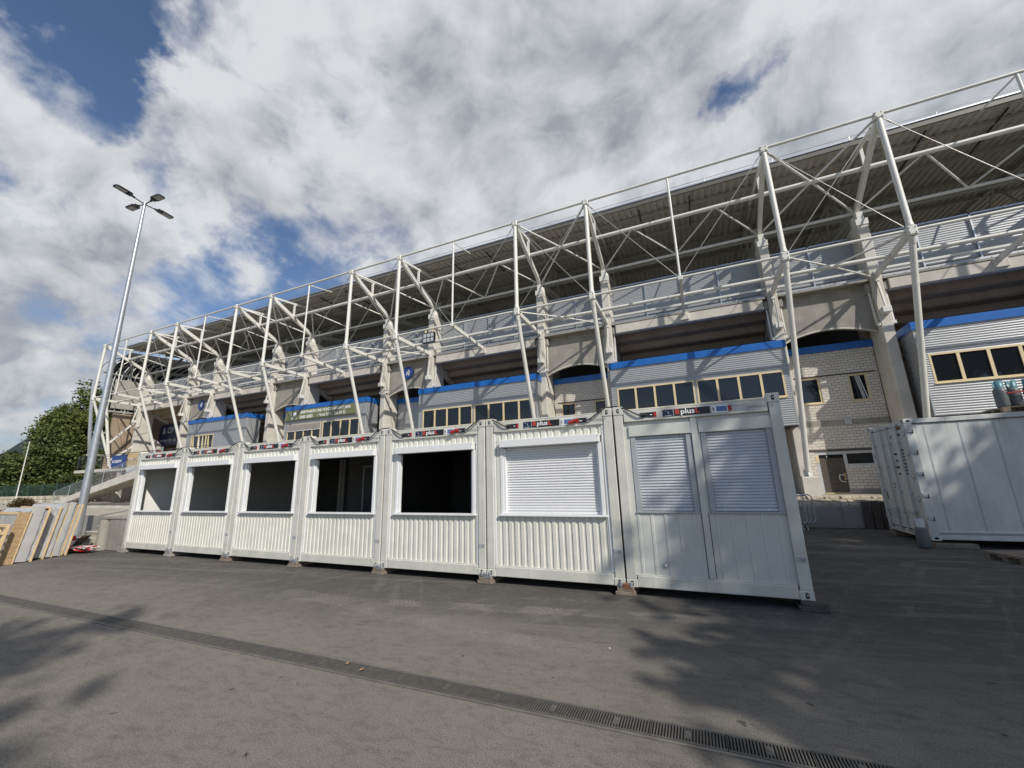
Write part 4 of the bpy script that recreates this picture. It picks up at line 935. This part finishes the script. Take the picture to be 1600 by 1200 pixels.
for yy in (0, RW-.16):
    q = mb('reef'); q.bbox(0, .17, yy, yy+.16, .12, RH-.12, .01); q.build('corner_post', rfz)
    for zz in (0, RH-.12):
        q = mb('reef'); q.bbox(-.005, .178, yy-.005, yy+.165, zz, zz+.12, .01); q.use('pit')
        ring = [(.088+.04*math.cos(t), yy-.008, zz+.06+.026*math.sin(t)) for t in [2*math.pi*k/14 for k in range(14)]]; q.add(ring, [tuple(range(14))])
        ring = [(-.008, yy+.08+.03*math.cos(t), zz+.06+.04*math.sin(t)) for t in [2*math.pi*k/14 for k in range(14)]]; q.add(ring, [tuple(range(14))[::-1]]); q.build('corner_casting', rfz)
sm = mb('hinge')
for i, xx in enumerate((.36,1.0,1.62,2.25,2.9,3.55,4.2,4.9,5.6,6.3,7.,7.7,8.4,9.1,9.8,10.5,11.2)): sm.box(xx-.004, xx+.004, .0255, .032, .23, 2.77); sm.box(xx+.012, xx+.030, .0262, .032, .23, 2.77) if i < 3 else None
sm.build('side_seams', rfz)
for di, (ya, yb) in enumerate(((.165, 1.215), (1.225, 2.275))):
    q = mb('reef'); q.bbox(-.012, .05, ya, yb, .17, 2.74, .012)
    q.use('black'); q.box(-.004, .02, ya-.008, yb+.006, .15, .17); q.box(-.004, .02, ya-.008, yb+.006, 2.741, 2.752)
    dobj = q.build('door', rfz)
    for k, yy in enumerate((ya+.24, yb-.22)):
        l_ = mb('hinge'); l_.tube((-.055, yy, .12), (-.055, yy, 2.80), .017, 8)
        for zz in (.13, .45, 1.1, 1.75, 2.35, 2.78): l_.bbox(-.075, -.012, yy-.04, yy+.04, zz-.025, zz+.025, .006)
        l_.use('reef'); l_.build('lock_rod', dobj)
        h_ = mb('hinge'); h_.bar((-.085, yy, .62), (-.09, yy+(.42 if k == 0 else -.42)*.8, .60), .03, .015); h_.bbox(-.10,-.06,yy-.05,yy+.05,.56,.68,.01); h_.build('handle', dobj)
    ye = ya-.02 if di == 0 else yb+.02
    for zz in (.38, .95, 1.5, 2.05, 2.55):
        h_ = mb('hinge'); sg_ = -1 if di == 0 else 1
        h_.bbox(-.028, -.004, ye-.10, ye+.10, zz-.045, zz+.045, .006); h_.tube((-.022, ye, zz-.07), (-.022, ye, zz+.07), .018, 8); h_.build('hinge', dobj)
    if di == 0:
        m_ = mb('sleeper')
        for r0 in range(4):
            for c_ in range(3 if r0 % 2 else 4): m_.box(-.0155, -.0125, .76+c_*.045+r0*.008, .795+c_*.045+r0*.008, 2.03-r0*.17, 2.09-r0*.17)
        for r0 in range(8):
            for c_ in range(2): m_.box(-.0155, -.0125, .33+c_*.1+(r0 % 2)*.01, .40+c_*.1, 2.12-r0*.085, 2.17-r0*.085)
        for c_ in range(4): m_.box(-.0155, -.0125, .32+c_*.055, .36+c_*.055, 2.50, 2.57)
        m_.box(-.0155,-.0125,.88,.93,2.47,2.56); m_.build('marking', dobj)
        m_ = mb('rust'); m_.box(-.016,-.0125,.2,.6,2.66,2.73); m_.build('rust_patch', dobj)
    else:
        m_ = mb('sleeper'); m_.box(-.0155,-.0125,1.30,1.42,1.28,1.30); m_.box(-.0155,-.0125,1.30,1.42,1.18,1.20); m_.box(-.0155,-.0125,1.30,1.32,1.18,1.30); m_.box(-.0155,-.0125,1.95,2.02,.86,1.05); m_.build('marking', dobj)
for i in range(5):
    h_ = mb('hinge'); h_.bbox(.02, .12, -.03, .0, .48+i*.52, .56+i*.52, .006); h_.use('black'); h_.box(.115, .135, -.028, -.002, .45+i*.52, .55+i*.52); h_.build('hinge', rfz)
tag((lambda q: (q.bbox(RX+.0, RX+.75, RY_-.12, RY_+.3, 0, .10, .01), q.build('timber_block'))[1])(mb('woodd')), 'flat timber block under the near corner of the reefer container', 'block', 'timber under the reefer')
tag((lambda q: (q.bbox(RX+.0, RX+.6, RY_+2.1, RY_+2.5, 0, .135, .01), q.build('timber_block'))[1])(mb('woodd')), 'timber block under the far door corner of the reefer container', 'block', 'timber under the reefer')
def lathe(b, prof, n=20, c=(0,0)):
    vs = []; 
    for (r_, z_) in prof:
        for k in range(n): t = 2*math.pi*k/n; vs.append((c[0]+r_*math.cos(t), c[1]+r_*math.sin(t), z_))
    b.add(vs, [(i*n+k, i*n+(k+1)%n, (i+1)*n+(k+1)%n, (i+1)*n+k) for i in range(len(prof)-1) for k in range(n)], True)
    return b
def bottle(loc, lab, group, s=1., rz_=0., collar='gasc'):
    p = thing('gas_bottle', loc, lab, 'gas bottle', group, rz_)
    q = mb('gasg'); lathe(q, [(0.,.012),(.10,.012),(.115,.03),(.12,.06),(.12,.40),(.112,.44),(.085,.475),(.045,.49),(.03,.50),(0.,.50)], 22); q.use('black'); lathe(q, [(.108,0),(.108,.03)], 22); q.build('cylinder', p)
    q = mb(collar)
    for a0 in (20, 200):
        vs = []; n = 9
        for i in range(n+1):
            t = R(a0+i*130/n); top = .655 if 0 < i < n else .62
            for rr in (.088, .083):
                for zz in (.455, top): vs.append((rr*math.cos(t), rr*math.sin(t), zz))
        q.add(vs, [(4*i, 4*i+4, 4*i+5, 4*i+1) for i in range(n)]+[(4*i+2, 4*i+3, 4*i+7, 4*i+6) for i in range(n)]+[(4*i+1, 4*i+5, 4*i+7, 4*i+3) for i in range(n)], True)
    q.build('collar', p)
    q = mb('galv'); q.tube((0,0,.5),(0,0,.575),.018,10); q.tube((-.02,0,.555),(.05,0,.555),.012,8); q.tube((0,0,.575),(0,0,.59),.026,10); q.build('valve', p)
    return p
bottle((20.62,6.12,0), 'single grey gas bottle standing on the ground at the reefer container corner', None, collar='hinge')
GZ = RZ+RH+.145
pal = thing('pallet', (22.78,6.5,RZ+RH+.004), 'wooden pallet on the reefer roof carrying strapped gas bottles', 'pallet')
def pallet_parts(p, k='woodd'):
    for i in range(3):
        q = mb(k); q.bbox(0, 1.2, i*.35, i*.35+.10, 0, .022, .003); q.build('bottom_board', p)
    for i in range(3):
        for j in range(3):
            q = mb(k); q.bbox(j*.53, j*.53+.14, i*.35, i*.35+.10, .023, .10, .003); q.build('block', p)
    for i in range(5):
        q = mb(k); q.bbox(0, 1.2, i*.175, i*.175+.13, .122, .143, .003); q.build('deck_board', p)
    for j in range(3):
        q = mb(k); q.bbox(j*.53, j*.53+.14, 0, .8, .101, .121, .003); q.build('cross_board', p)
pallet_parts(pal)
gl = ['grey gas bottle at the left end of the strapped row on the reefer roof','second grey gas bottle from the left on the reefer roof','third grey gas bottle on the reefer roof at the photo edge','grey gas bottle fourth in the strapped row on the reefer roof']
for i in range(4): bottle((22.93+i*.262, 6.73+.06*(i % 2), GZ), gl[i], 'gas bottles strapped on the reefer roof', rz_=i*.7)
sp = mb('red'); pts = [(22.96,6.73,GZ+.34),(23.0,6.615,GZ+.34),(23.15,6.60,GZ+.345),(23.9,6.60,GZ+.38),(24.02,6.65,GZ+.38),(24.06,6.8,GZ+.38)]
for a_, b_ in zip(pts, pts[1:]): sp.bar(a_, b_, .006, .032)
tag(sp.build('lashing_strap'), 'red lashing strap around the gas bottles on the reefer roof', 'strap')
p2 = thing('pallet', (21.35,4.25,0), 'weathered wooden pallet lying on the asphalt at the right edge', 'pallet', None, .25); pallet_parts(p2, 'woodd')
#@@LEFT
# ------------------------------------------------------------------ left: lamp mast, wrapped panels, tape, stairs, banner
lmp = thing('street_lamp', (-5.06,.8,0), 'tall galvanised lamp mast with four black lamp heads left of the stand', 'street lamp')
q = mb('galv'); HT = 14.1; q.tube((0,0,0),(0,0,HT),.135,18,.055); q.tube((0,0,HT),(0,0,HT+.12),.07,14); q.build('mast', lmp)
for ang in (100, -80, 4, 184):
    a = R(ang); d = Vector((math.cos(a), math.sin(a), 0)); s_ = Vector((-d.y, d.x, 0)); U = Vector((0,0,1))
    q = mb('lampb'); z0 = HT+.05
    def LP(u, v, w_): return d*(u*.88)+s_*(v*.88)+U*(z0+w_*.88)
    q.tube(LP(.05,0,0), LP(.52,0,.06), .024, 8); q.tube(LP(.46,0,.055), LP(.64,0,.075), .045, 8)
    def slab(u0, u1, v0, v1, w0, w1, k_, tp=0):
        q.use(k_); vs = [LP(u, v, w_) for w_ in (w0, w1) for (u, v) in ((u0,v0),(u1-tp,v0),(u1,v0+tp),(u1,v1-tp),(u1-tp,v1),(u0,v1))]
        q.add(vs, [(5,4,3,2,1,0),(6,7,8,9,10,11)]+[(i, (i+1)%6, 6+(i+1)%6, 6+i) for i in range(6)])
    slab(.60, .78, -.10, .10, .03, .16, 'lampb'); slab(.70, 1.32, -.17, .17, .07, .13, 'lampb', .05); 
    ho = q.build('lamp_head', lmp)
    q = mb('lens'); slab(.84, 1.27, -.13, .13, .062, .07, 'grail', .02); q.build('lens', ho)
# leaning wrapped panels: (y_bottom, thickness, height, x_end, length, kind)
lean = .12
def panel(i, yb, th, H, xe, L, kind, lab):
    p = thing('wrapped_panel', (xe, yb, 0), lab, 'panel', 'panels leaning by the lamp mast')
    c, s_ = math.cos(math.atan(lean)), math.sin(math.atan(lean))
    T = Matrix(((1,0,0,0),(0,c,s_,0),(0,-s_,c,.02),(0,0,0,1)))
    def B(k, x0, x1, y0, y1, z0, z1, nm, par=p, bev=.006):
        q = mb(k); q.bbox(x0, x1, y0, y1, z0, z1, bev); q.xform(T); return q.build(nm, par)
    if kind == 'wood':
        for k in range(6): B('wood', -L+.05, 0, 0, .03, .04+k*(H-.12)/5, .11+k*(H-.12)/5, 'slat')
        for k in range(5): B('wood', -.09-k*(L-.12)/4, -k*(L-.12)/4, .032, .095, .02, H, 'batten')
    else:
        B('film', -L, -.012, .02, th-.02, .03, H-.03, 'film_wrapped_core', bev=.02)
        ek = 'osb' if kind == 'osb' else 'wood'
        B(ek, -.07, 0, 0, .045, 0, H, 'edge_batten'); B('wood' if kind != 'filmy' else 'film', -.06, -.006, th-.045, th, 0, H, 'edge_batten')
        B('wood', -L+.02, -.072, 0, .04, H-.075, H, 'edge_batten'); B('wood', -L+.02, -.072, 0, .04, 0, .07, 'edge_batten')
        if kind == 'osb': B('osb', -.03, .004, .046, th-.046, 0, H, 'end_board')
        if kind in ('filmy', 'film'):
            q = mb('filmf'); n = 14; vs = []
            for a in range(n+1):
                z_ = .02+(H+.05)*a/n
                vs += [(.012+.02*random.random(), -.03-.02*random.random(), z_), (.02+.03*random.random(), th*.35, z_), (.012+.02*random.random(), th*.6+.02*random.random(), z_)]
            q.add(vs, [(3*a+b_, 3*a+b_+1, 3*a+4+b_, 3*a+3+b_) for a in range(n) for b_ in range(2)], True)
            vs = []
            for a in range(n+1):
                x_ = -L*a/n; vs += [(x_, -.03-.02*random.random(), H-.06-.05*random.random()), (x_, -.01, H+.015+.02*random.random()), (x_, th+.01, H+.02+.02*random.random())]
            q.add(vs, [(3*a+b_, 3*a+b_+1, 3*a+4+b_, 3*a+3+b_) for a in range(n) for b_ in range(2)], True)
            q.xform(T); q.build('loose_film', p)
plist = [(-2.50,.10,1.02,-.25,1.6,'wood','bare spruce slatted crate panel leaning at the front of the stack'),
 (-2.26,.26,1.30,-.55,1.8,'osb','film wrapped panel with a strand board edge, second from the front'),
 (-1.98,.34,1.36,-.62,1.8,'film','film wrapped panel with pale timber edge right behind the strand board one'),
 (-1.62,.28,1.40,-.86,1.9,'wood2','grey wrapped panel with yellowish timber edge in the middle of the stacks'),
 (-1.32,.17,1.42,-.95,1.9,'film','wrapped panel with cloudy film, first of the rear stack'),
 (-1.14,.16,1.42,-.98,1.9,'filmy','cloudy film wrapped panel in the middle of the rear stack'),
 (-.97,.14,1.42,-1.0,1.9,'wood3','wrapped panel with reddish timber edge, hindmost beside the steps')]
for i, a in enumerate(plist): panel(i, *a)
# barrier tape heap
def ribbon(seed, pts, w_, lab=None):
    rr = random.Random(seed); q = mb('tape'); vs = []; fs = []; tint = []
    n = len(pts)
    for i, p_ in enumerate(pts):
        d = (Vector(pts[min(i+1,n-1)])-Vector(pts[max(i-1,0)])).normalized(); a = rr.uniform(-.5,.5); s1 = d.cross(Vector((0,0,1))); s1 = (s1.normalized() if s1.length > .01 else Vector((1,0,0))); s1 = (s1*math.cos(a)+Vector((0,0,1))*math.sin(a)) * w_/2
        vs += [tuple(Vector(p_)+s1), tuple(Vector(p_)-s1)]
    q.add(vs, [(2*i, 2*i+1, 2*i+3, 2*i+2) for i in range(n-1)], True)
    return q, [float((i//3) % 2) for i in range(n-1)]
rr = random.Random(5); pts = []
for i in range(150): a = i*.55; pts.append((-1.32+.40*math.cos(a)*(1-.3*math.sin(i*.9))+.05*rr.random(), -.42+.17*math.sin(a*1.17)+.04*rr.random(), .045+.11*abs(math.sin(i*.37))+.03*rr.random()))
pts += [(-1.72-.02*i, -.50+.01*i, .06+.045*i) for i in range(10)]
q, ti = ribbon(4, pts, .085); o = q.build('barrier_tape')
at = o.data.attributes.new('tint', 'FLOAT', 'FACE'); at.data.foreach_set('value', ti)
tag(o, 'crumpled heap of red and white barrier tape on the asphalt at the steps', 'tape')
# maroon post
q = mb('maroon'); q.bar((0,0,0),(0,0,2.35),.09,.09,(0,1,0)); q.box(-.14,.14,-.14,.14,0,.02)
o = q.build('steel_post'); o.location = (-2.35,1.62,.88) ; tag(o, 'slim maroon steel post standing on the concrete wall by the steps', 'post')
q = mb('whitet'); q.bar((-.05,-.06,.5),(.05,-.06,.95),.05,.05)
# external stair with railings up to the landing
sr = thing('external_stair', (0,0,0), 'concrete stair with stainless railings rising to the far left entrance landing', 'stair')
SX0, SX1, SZ0, SZ1 = -35.0, -19.5, .8, 3.8; n = 24
q = mb('conc')
for i in range(n):
    xa = SX0+(SX1-SX0)*i/n; xb = SX0+(SX1-SX0)*(i+1)/n; zt = SZ0+(SZ1-SZ0)*(i+1)/n; q.box(xa, xb, 10.02, 11.4, max(.8, zt-.45), zt)
q.prism([(SX0,.8),(SX0+1.5,.8),(SX1,3.2),(SX1,3.85),(SX0,.95)], 1, 9.88, 10.02); q.build('flight', sr)
q = mb('conc'); q.box(-37, -17, 11.6, 14.1, 3.45, 3.7); q.use('soffit'); q.box(-37, -17, 13.9, 14.0, .8, 3.44); q.use('conc'); q.box(-29.6,-29.2,11.7,12.1,.8,3.44); q.box(-24.6,-24.2,11.7,12.1,.8,3.44); q.build('landing', sr)
for side, yy in (('a', 9.95), ('b', 11.35)):
    q = mb('galv')
    for k in range(7): q.tube((SX0-.2, yy, SZ0+.30+k*.12), (SX1, yy, SZ1+.30+k*.12), .018 if k < 6 else .028, 6)
    for i in range(7): u = i/6; q.tube((SX0+(SX1-SX0)*u, yy-.02, SZ0+(SZ1-SZ0)*u), (SX0+(SX1-SX0)*u, yy-.02, SZ0+(SZ1-SZ0)*u+1.03), .025, 6)
    q.build('railing', sr)
q = mb('galv')
for k in range(7): q.tube((-36.5, 11.62, 4.0+k*.15), (-17, 11.62, 4.0+k*.15), .018 if k < 6 else .028, 6)
for i in range(10): q.tube((-36.5+i*2.1, 11.60, 3.7), (-36.5+i*2.1, 11.60, 4.93), .025, 6); q.build('landing_railing', sr)
bnr = thing('railing_banner', (-29.2,11.5,3.9), 'small blue banner with white lettering tied on the landing railing', 'banner')
q = mb('bluebn'); q.box(-1.15, 1.15, 0, .02, -.15, .85); q.build('cloth', bnr); text('lettering_line', 'ACADEMY', .33, (-1.05,-.006,.22), 'whitet', bnr, bold=.006)
bch = thing('slatted_table', (-26.8,11.5,3.85), 'pale slatted wooden panels stored on the far left landing', 'slatted panel')
for j, (za, zb) in enumerate(((.0,.42),(.55,1.0))):
    q = mb('wood')
    for i in range(11): q.bar((-1.0+i*.2, .0, za), (-.85+i*.2, .0, zb), .1, .03, (0,1,0))
    q.build('slat_panel', bch)
q = mb('white'); q.bbox(-27.6,-25.6,11.45,11.55,2.75,3.62,.02); tag(q.build('white_board'), 'blank white board below the landing left of the containers', 'board')
# dark low benches / kerbs on the terrace near the steps
q = mb('conc'); q.box(-24, -1.0, 6.4, 6.8, .8, 1.05); q.use('sleeper'); q.box(-24, -1.2, 6.35, 6.40, 1.0, 1.06); tag(q.build('terrace_wall'), 'long low pale wall on the terrace in front of the stair', 'wall')
# stone wall, fence, poles, shrubs
sw = MB().use('stone'); rs = random.Random(9)
sw.use('concd'); sw.box(-78, -37.5, 13.2, 13.6, 0, 1.45); sw.use('stone')
for row in range(4):
    x_ = -78+row*.1
    while x_ < -37.6:
        l_ = rs.uniform(.5, 1.3); sw.bbox(x_, x_+l_*.96, 12.98+rs.uniform(-.05,.05), 13.21, .05+row*.36, .05+row*.36+.33, .03); x_ += l_
tag(sw.build('stone_wall'), 'coarse pale stone wall beyond the yard at the far left', 'wall')
fn = thing('mesh_fence', (-78,14.2,.8), 'dark green mesh fence behind the stone wall at the far left', 'fence')
q = mb('gnet')
for i in range(160): q.tube((i*.26,0,0),(i*.26,0,1.9),.02,4)
for k in range(8): q.tube((0,0,.1+k*.25),(41.5,0,.1+k*.25),.015,4)
q.build('mesh', fn)
for i in range(13): q = mb('gnet'); q.tube((i*3.4,-.05,-.8),(i*3.4,-.05,2.1),.05,6); q.build('post', fn)
for (x_, y_, hh, lab) in ((-40.6,9.4,6.4,'thin white flagpole between the big tree and the lamp mast'),(-46,5.4,4.0,'thin pale pole at the far left edge before the trees')):
    q = mb('steelw'); q.tube((0,0,0),(0,0,hh),.05,8,.03); q.tube((0,0,hh),(0,0,hh+.06),.045,8); o = q.build('flagpole'); o.location = (x_, y_, 0); tag(o, lab, 'pole', 'thin poles at the left')

# ------------------------------------------------------------------ foliage
def leaf_mesh(name, lobes, n, size, matk, seed, clump=.34, flat=.8):
    g_ = np.random.default_rng(seed); lobes = np.array(lobes, float)
    vol = lobes[:,3]*lobes[:,4]*lobes[:,5]; pr = vol/vol.sum()
    nc = max(8, n//26); li = g_.choice(len(lobes), nc, p=pr); d = g_.normal(size=(nc,3)); d /= np.linalg.norm(d, axis=1)[:,None]
    rad = g_.uniform(.35, 1.06, nc)**.6; C_ = lobes[li,:3]+d*rad[:,None]*lobes[li,3:6]
    per = 26; cc = np.repeat(C_, per, 0); ct = np.repeat(g_.uniform(0,1,nc), per); cs = np.repeat(g_.uniform(.5,1.2,nc), per)
    m = len(cc); off = g_.normal(size=(m,3))*clump*cs[:,None]; off[:,2] *= .62; P = cc+off
    nr = g_.normal(size=(m,3)); nr[:,2] = np.abs(nr[:,2])*flat+.25; nr /= np.linalg.norm(nr,axis=1)[:,None]
    a = np.cross(nr, g_.normal(size=(m,3))); a /= np.linalg.norm(a,axis=1)[:,None]; b = np.cross(nr,a); s_ = size*g_.uniform(.5,1.25,m)[:,None]
    V = np.stack([P-a*s_, P-b*s_*.55+nr*s_*.1, P+a*s_, P+b*s_*.55+nr*s_*.1],1).reshape(-1,3)
    me = bpy.data.meshes.new(name); me.vertices.add(len(V)); me.vertices.foreach_set('co', V.ravel().astype('f4'))
    me.loops.add(4*m); me.loops.foreach_set('vertex_index', np.arange(4*m,dtype='i4')); me.polygons.add(m); me.polygons.foreach_set('loop_start', np.arange(0,4*m,4,dtype='i4'))
    try: me.polygons.foreach_set('loop_total', np.full(m,4,dtype='i4'))
    except Exception: pass
    me.update(calc_edges=True); me.materials.append(mm(matk)); at = me.attributes.new('tint','FLOAT','FACE'); at.data.foreach_set('value', np.clip(ct*.7+g_.uniform(0,.3,m),0,1).astype('f4'))
    return me
def tree_protos(seed, H, Rr, matk, n=9000, size=.24, lobesn=9, trunk=True, base=.2):
    r_ = random.Random(seed); lobes = []
    for i in range(lobesn):
        u = i/(lobesn-1); z_ = H*(base+ (1-base)*.9*u); w_ = Rr*(math.sin(math.pi*(.16+.76*u)))**.7; a = r_.uniform(0,6.28)+i*2.4
        lobes.append((math.cos(a)*w_*.5, math.sin(a)*w_*.5, z_, w_*.62, w_*.62, H*.14))
    crown = leaf_mesh('crown', lobes, n, size, matk, seed, clump=.45*Rr/4)
    t_ = mb('bark'); t_.tube((0,0,0),(0,0,H*.45),.035*H*.5,10,.02*H*.5)
    for i in range(7):
        L_ = lobes[1+i % (len(lobes)-1)]; t_.tube((0,0,H*(.2+.03*i)), (L_[0]*1.1, L_[1]*1.1, L_[2]), .010*H*.6, 6, .003*H)
    return crown, t_
def tree(name, loc, rz_, seed, H, Rr, matk, lab, group, **kw):
    p = thing(name, loc, lab, 'tree', group, rz_); cr, tb = tree_protos(seed, H, Rr, matk, **kw)
    tb.build('trunk', p); o = bpy.data.objects.new('crown', cr); COL.objects.link(o); o.parent = p; return p
def retree(src, loc, rz_, sc, lab):
    c = copy_tree(src); c.location = loc; c.rotation_euler = (0,0,rz_); c.scale = sc; c['label'] = lab; return c
G1 = 'trees beyond the stand at the left'
tA = tree('tree', (-66,22.2,0), 0, 21, 17.6, 4.6, 'leafA', 'tallest broad green tree whose crown rises beside the end of the stand', G1, n=46000, size=.21, base=.08)
tB = tree('tree', (-64,17.2,0), 1, 22, 10.0, 4.0, 'leafB', 'darker round tree left of the tallest crown', G1, n=34000, size=.20, base=.06)
retree(tA, (-60,25.5,0), 2.2, (1.0,1.0,.84), 'broad tree partly hidden behind the lamp mast and stand end')
retree(tA, (-68,21.0,0), 4.0, (.75,.75,.86), 'bushy tree shoulder left beside the tallest crown')
retree(tB, (-62,19.5,0), 3.3, (.9,.9,.72), 'low dark tree below the tallest crown, behind the green fence')
retree(tB, (-80,15,0), 5.1, (1.1,1.1,.74), 'dark spreading tree behind the thin left pole')
retree(tA, (-84,12.5,0), .7, (1.1,1.1,.44), 'mid green low tree at the far left photo edge')
retree(tB, (-60,21.5,0), 1.2, (.8,.8,.70), 'small dark tree below the crown near the stair')
retree(tB, (-100,24,0), 2.0, (1.3,1.3,.90), 'far dark tree under the hillside')
retree(tA, (-104,14,0), 3.0, (1.3,1.3,.50), 'farthest tree row crown at the left edge')
retree(tB, (-125,46,0), 1.0, (1.6,1.6,.9), 'distant tree crown below the hill ridge')
def shrub(loc, r_, h_, matk, seed, lab):
    p = thing('shrub', loc, lab, 'shrub', 'shrubs at the left'); me = leaf_mesh('foliage', [(0,0,h_*.5,r_,r_,h_*.45)], 5200, .05, matk, seed, clump=.09)
    o = bpy.data.objects.new('foliage', me); COL.objects.link(o); o.parent = p; q = mb('bark')
    for i in range(5): q.tube((0,0,0),(r_*.5*math.cos(i*1.3),r_*.5*math.sin(i*1.3),h_*.6),.02,5,.008)
    q.build('stem', p)
shrub((-16.0,2.55,.62), .40, .95, 'leafC', 3, 'clipped reddish green shrub before the stone wall')
shrub((-16.5,1.45,.5), .45, .62, 'leafC', 4, 'dark reddish shrub at the left photo edge')
shrub((-14.5,1.72,.45), .36, .30, 'leafB', 5, 'low green shrub left of the clipped reddish one')
# shade trees on the near side of the yard (their shadows fall on the yard)
def shade_tree(n_, tt, z, r_, seed, lab, H=None, n=5200):
    x_ = -.823*tt+.568*n_; y_ = .568*tt+.823*n_
    rr = random.Random(seed); lobes = []
    for i in range(16):
        a = rr.uniform(0,6.28); k = rr.uniform(.1,.75)*r_; lobes.append((math.cos(a)*k, math.sin(a)*k, z+rr.uniform(-.6,.6)*r_, r_*.42, r_*.42, r_*.34))
    p = thing('yard_tree', (x_,y_,0), lab, 'tree', 'shade trees on the near side of the yard')
    me = leaf_mesh('crown', lobes, n, .24, 'leafA', seed, clump=.42); o = bpy.data.objects.new('crown', me); COL.objects.link(o); o.parent = p
    q = mb('bark'); q.tube((0,0,0),(0,0,z),.28,10,.14)
    for l in lobes: q.tube((0,0,z-r_*.9),(l[0],l[1],l[2]),.08,6,.03)
    q.build('trunk', p)
shade_tree(13.35, -31, 11.6, 4.8, 31, 'shade tree nearest the kiosk row on the near side', n=20000)
shade_tree(17.4, -31.0, 12.0, 4.4, 32, 'shade tree casting shadow on the reefer container', n=20000)
shade_tree(8.9, -30.2, 10.2, 2.9, 34, 'low shade tree whose shadow reaches the yard drain at the right', n=8000)
shade_tree(.3, -32.4, 16.2, 2.8, 33, 'smaller shade tree behind the camera position', n=1700)
# litter
def leaf(loc, k, lab, s_, seed):
    rr = random.Random(seed); q = mb(k); n = 8; vs = [(0,0,.012)]
    for i in range(n): a = 6.283*i/n; r_ = s_*(1 if i % 2 else .6)*rr.uniform(.8,1.2); vs.append((r_*math.cos(a)*1.4, r_*math.sin(a), .004+.018*rr.random()))
    q.add(vs, [(0, 1+i, 1+(i+1)%n) for i in range(n)]); o = q.build('fallen_leaf' if 'leaf' in lab else 'paper_scrap'); o.location = (*loc, .012 if k == 'dryleaf' else .0); tag(o, lab, 'leaf' if 'leaf' in lab else 'scrap')
leaf((12.55,-3.46), 'dryleaf', 'brown dry leaf lying on the drain grate, left one of two', .022, 1)
leaf((12.80,-3.53), 'dryleaf', 'brown dry leaf lying on the drain grate, right one of two', .022, 2)
leaf((12.99,-4.8), 'darkleaf', 'dark leaf on the asphalt in the foreground', .014, 3)
leaf((14.95,-2.15), 'litter', 'tiny white paper scrap on the asphalt before the closed kiosk', .012, 4)
leaf((22.12,6.0), 'litter', 'pale scrap lying in front of the reefer container', .05, 5)
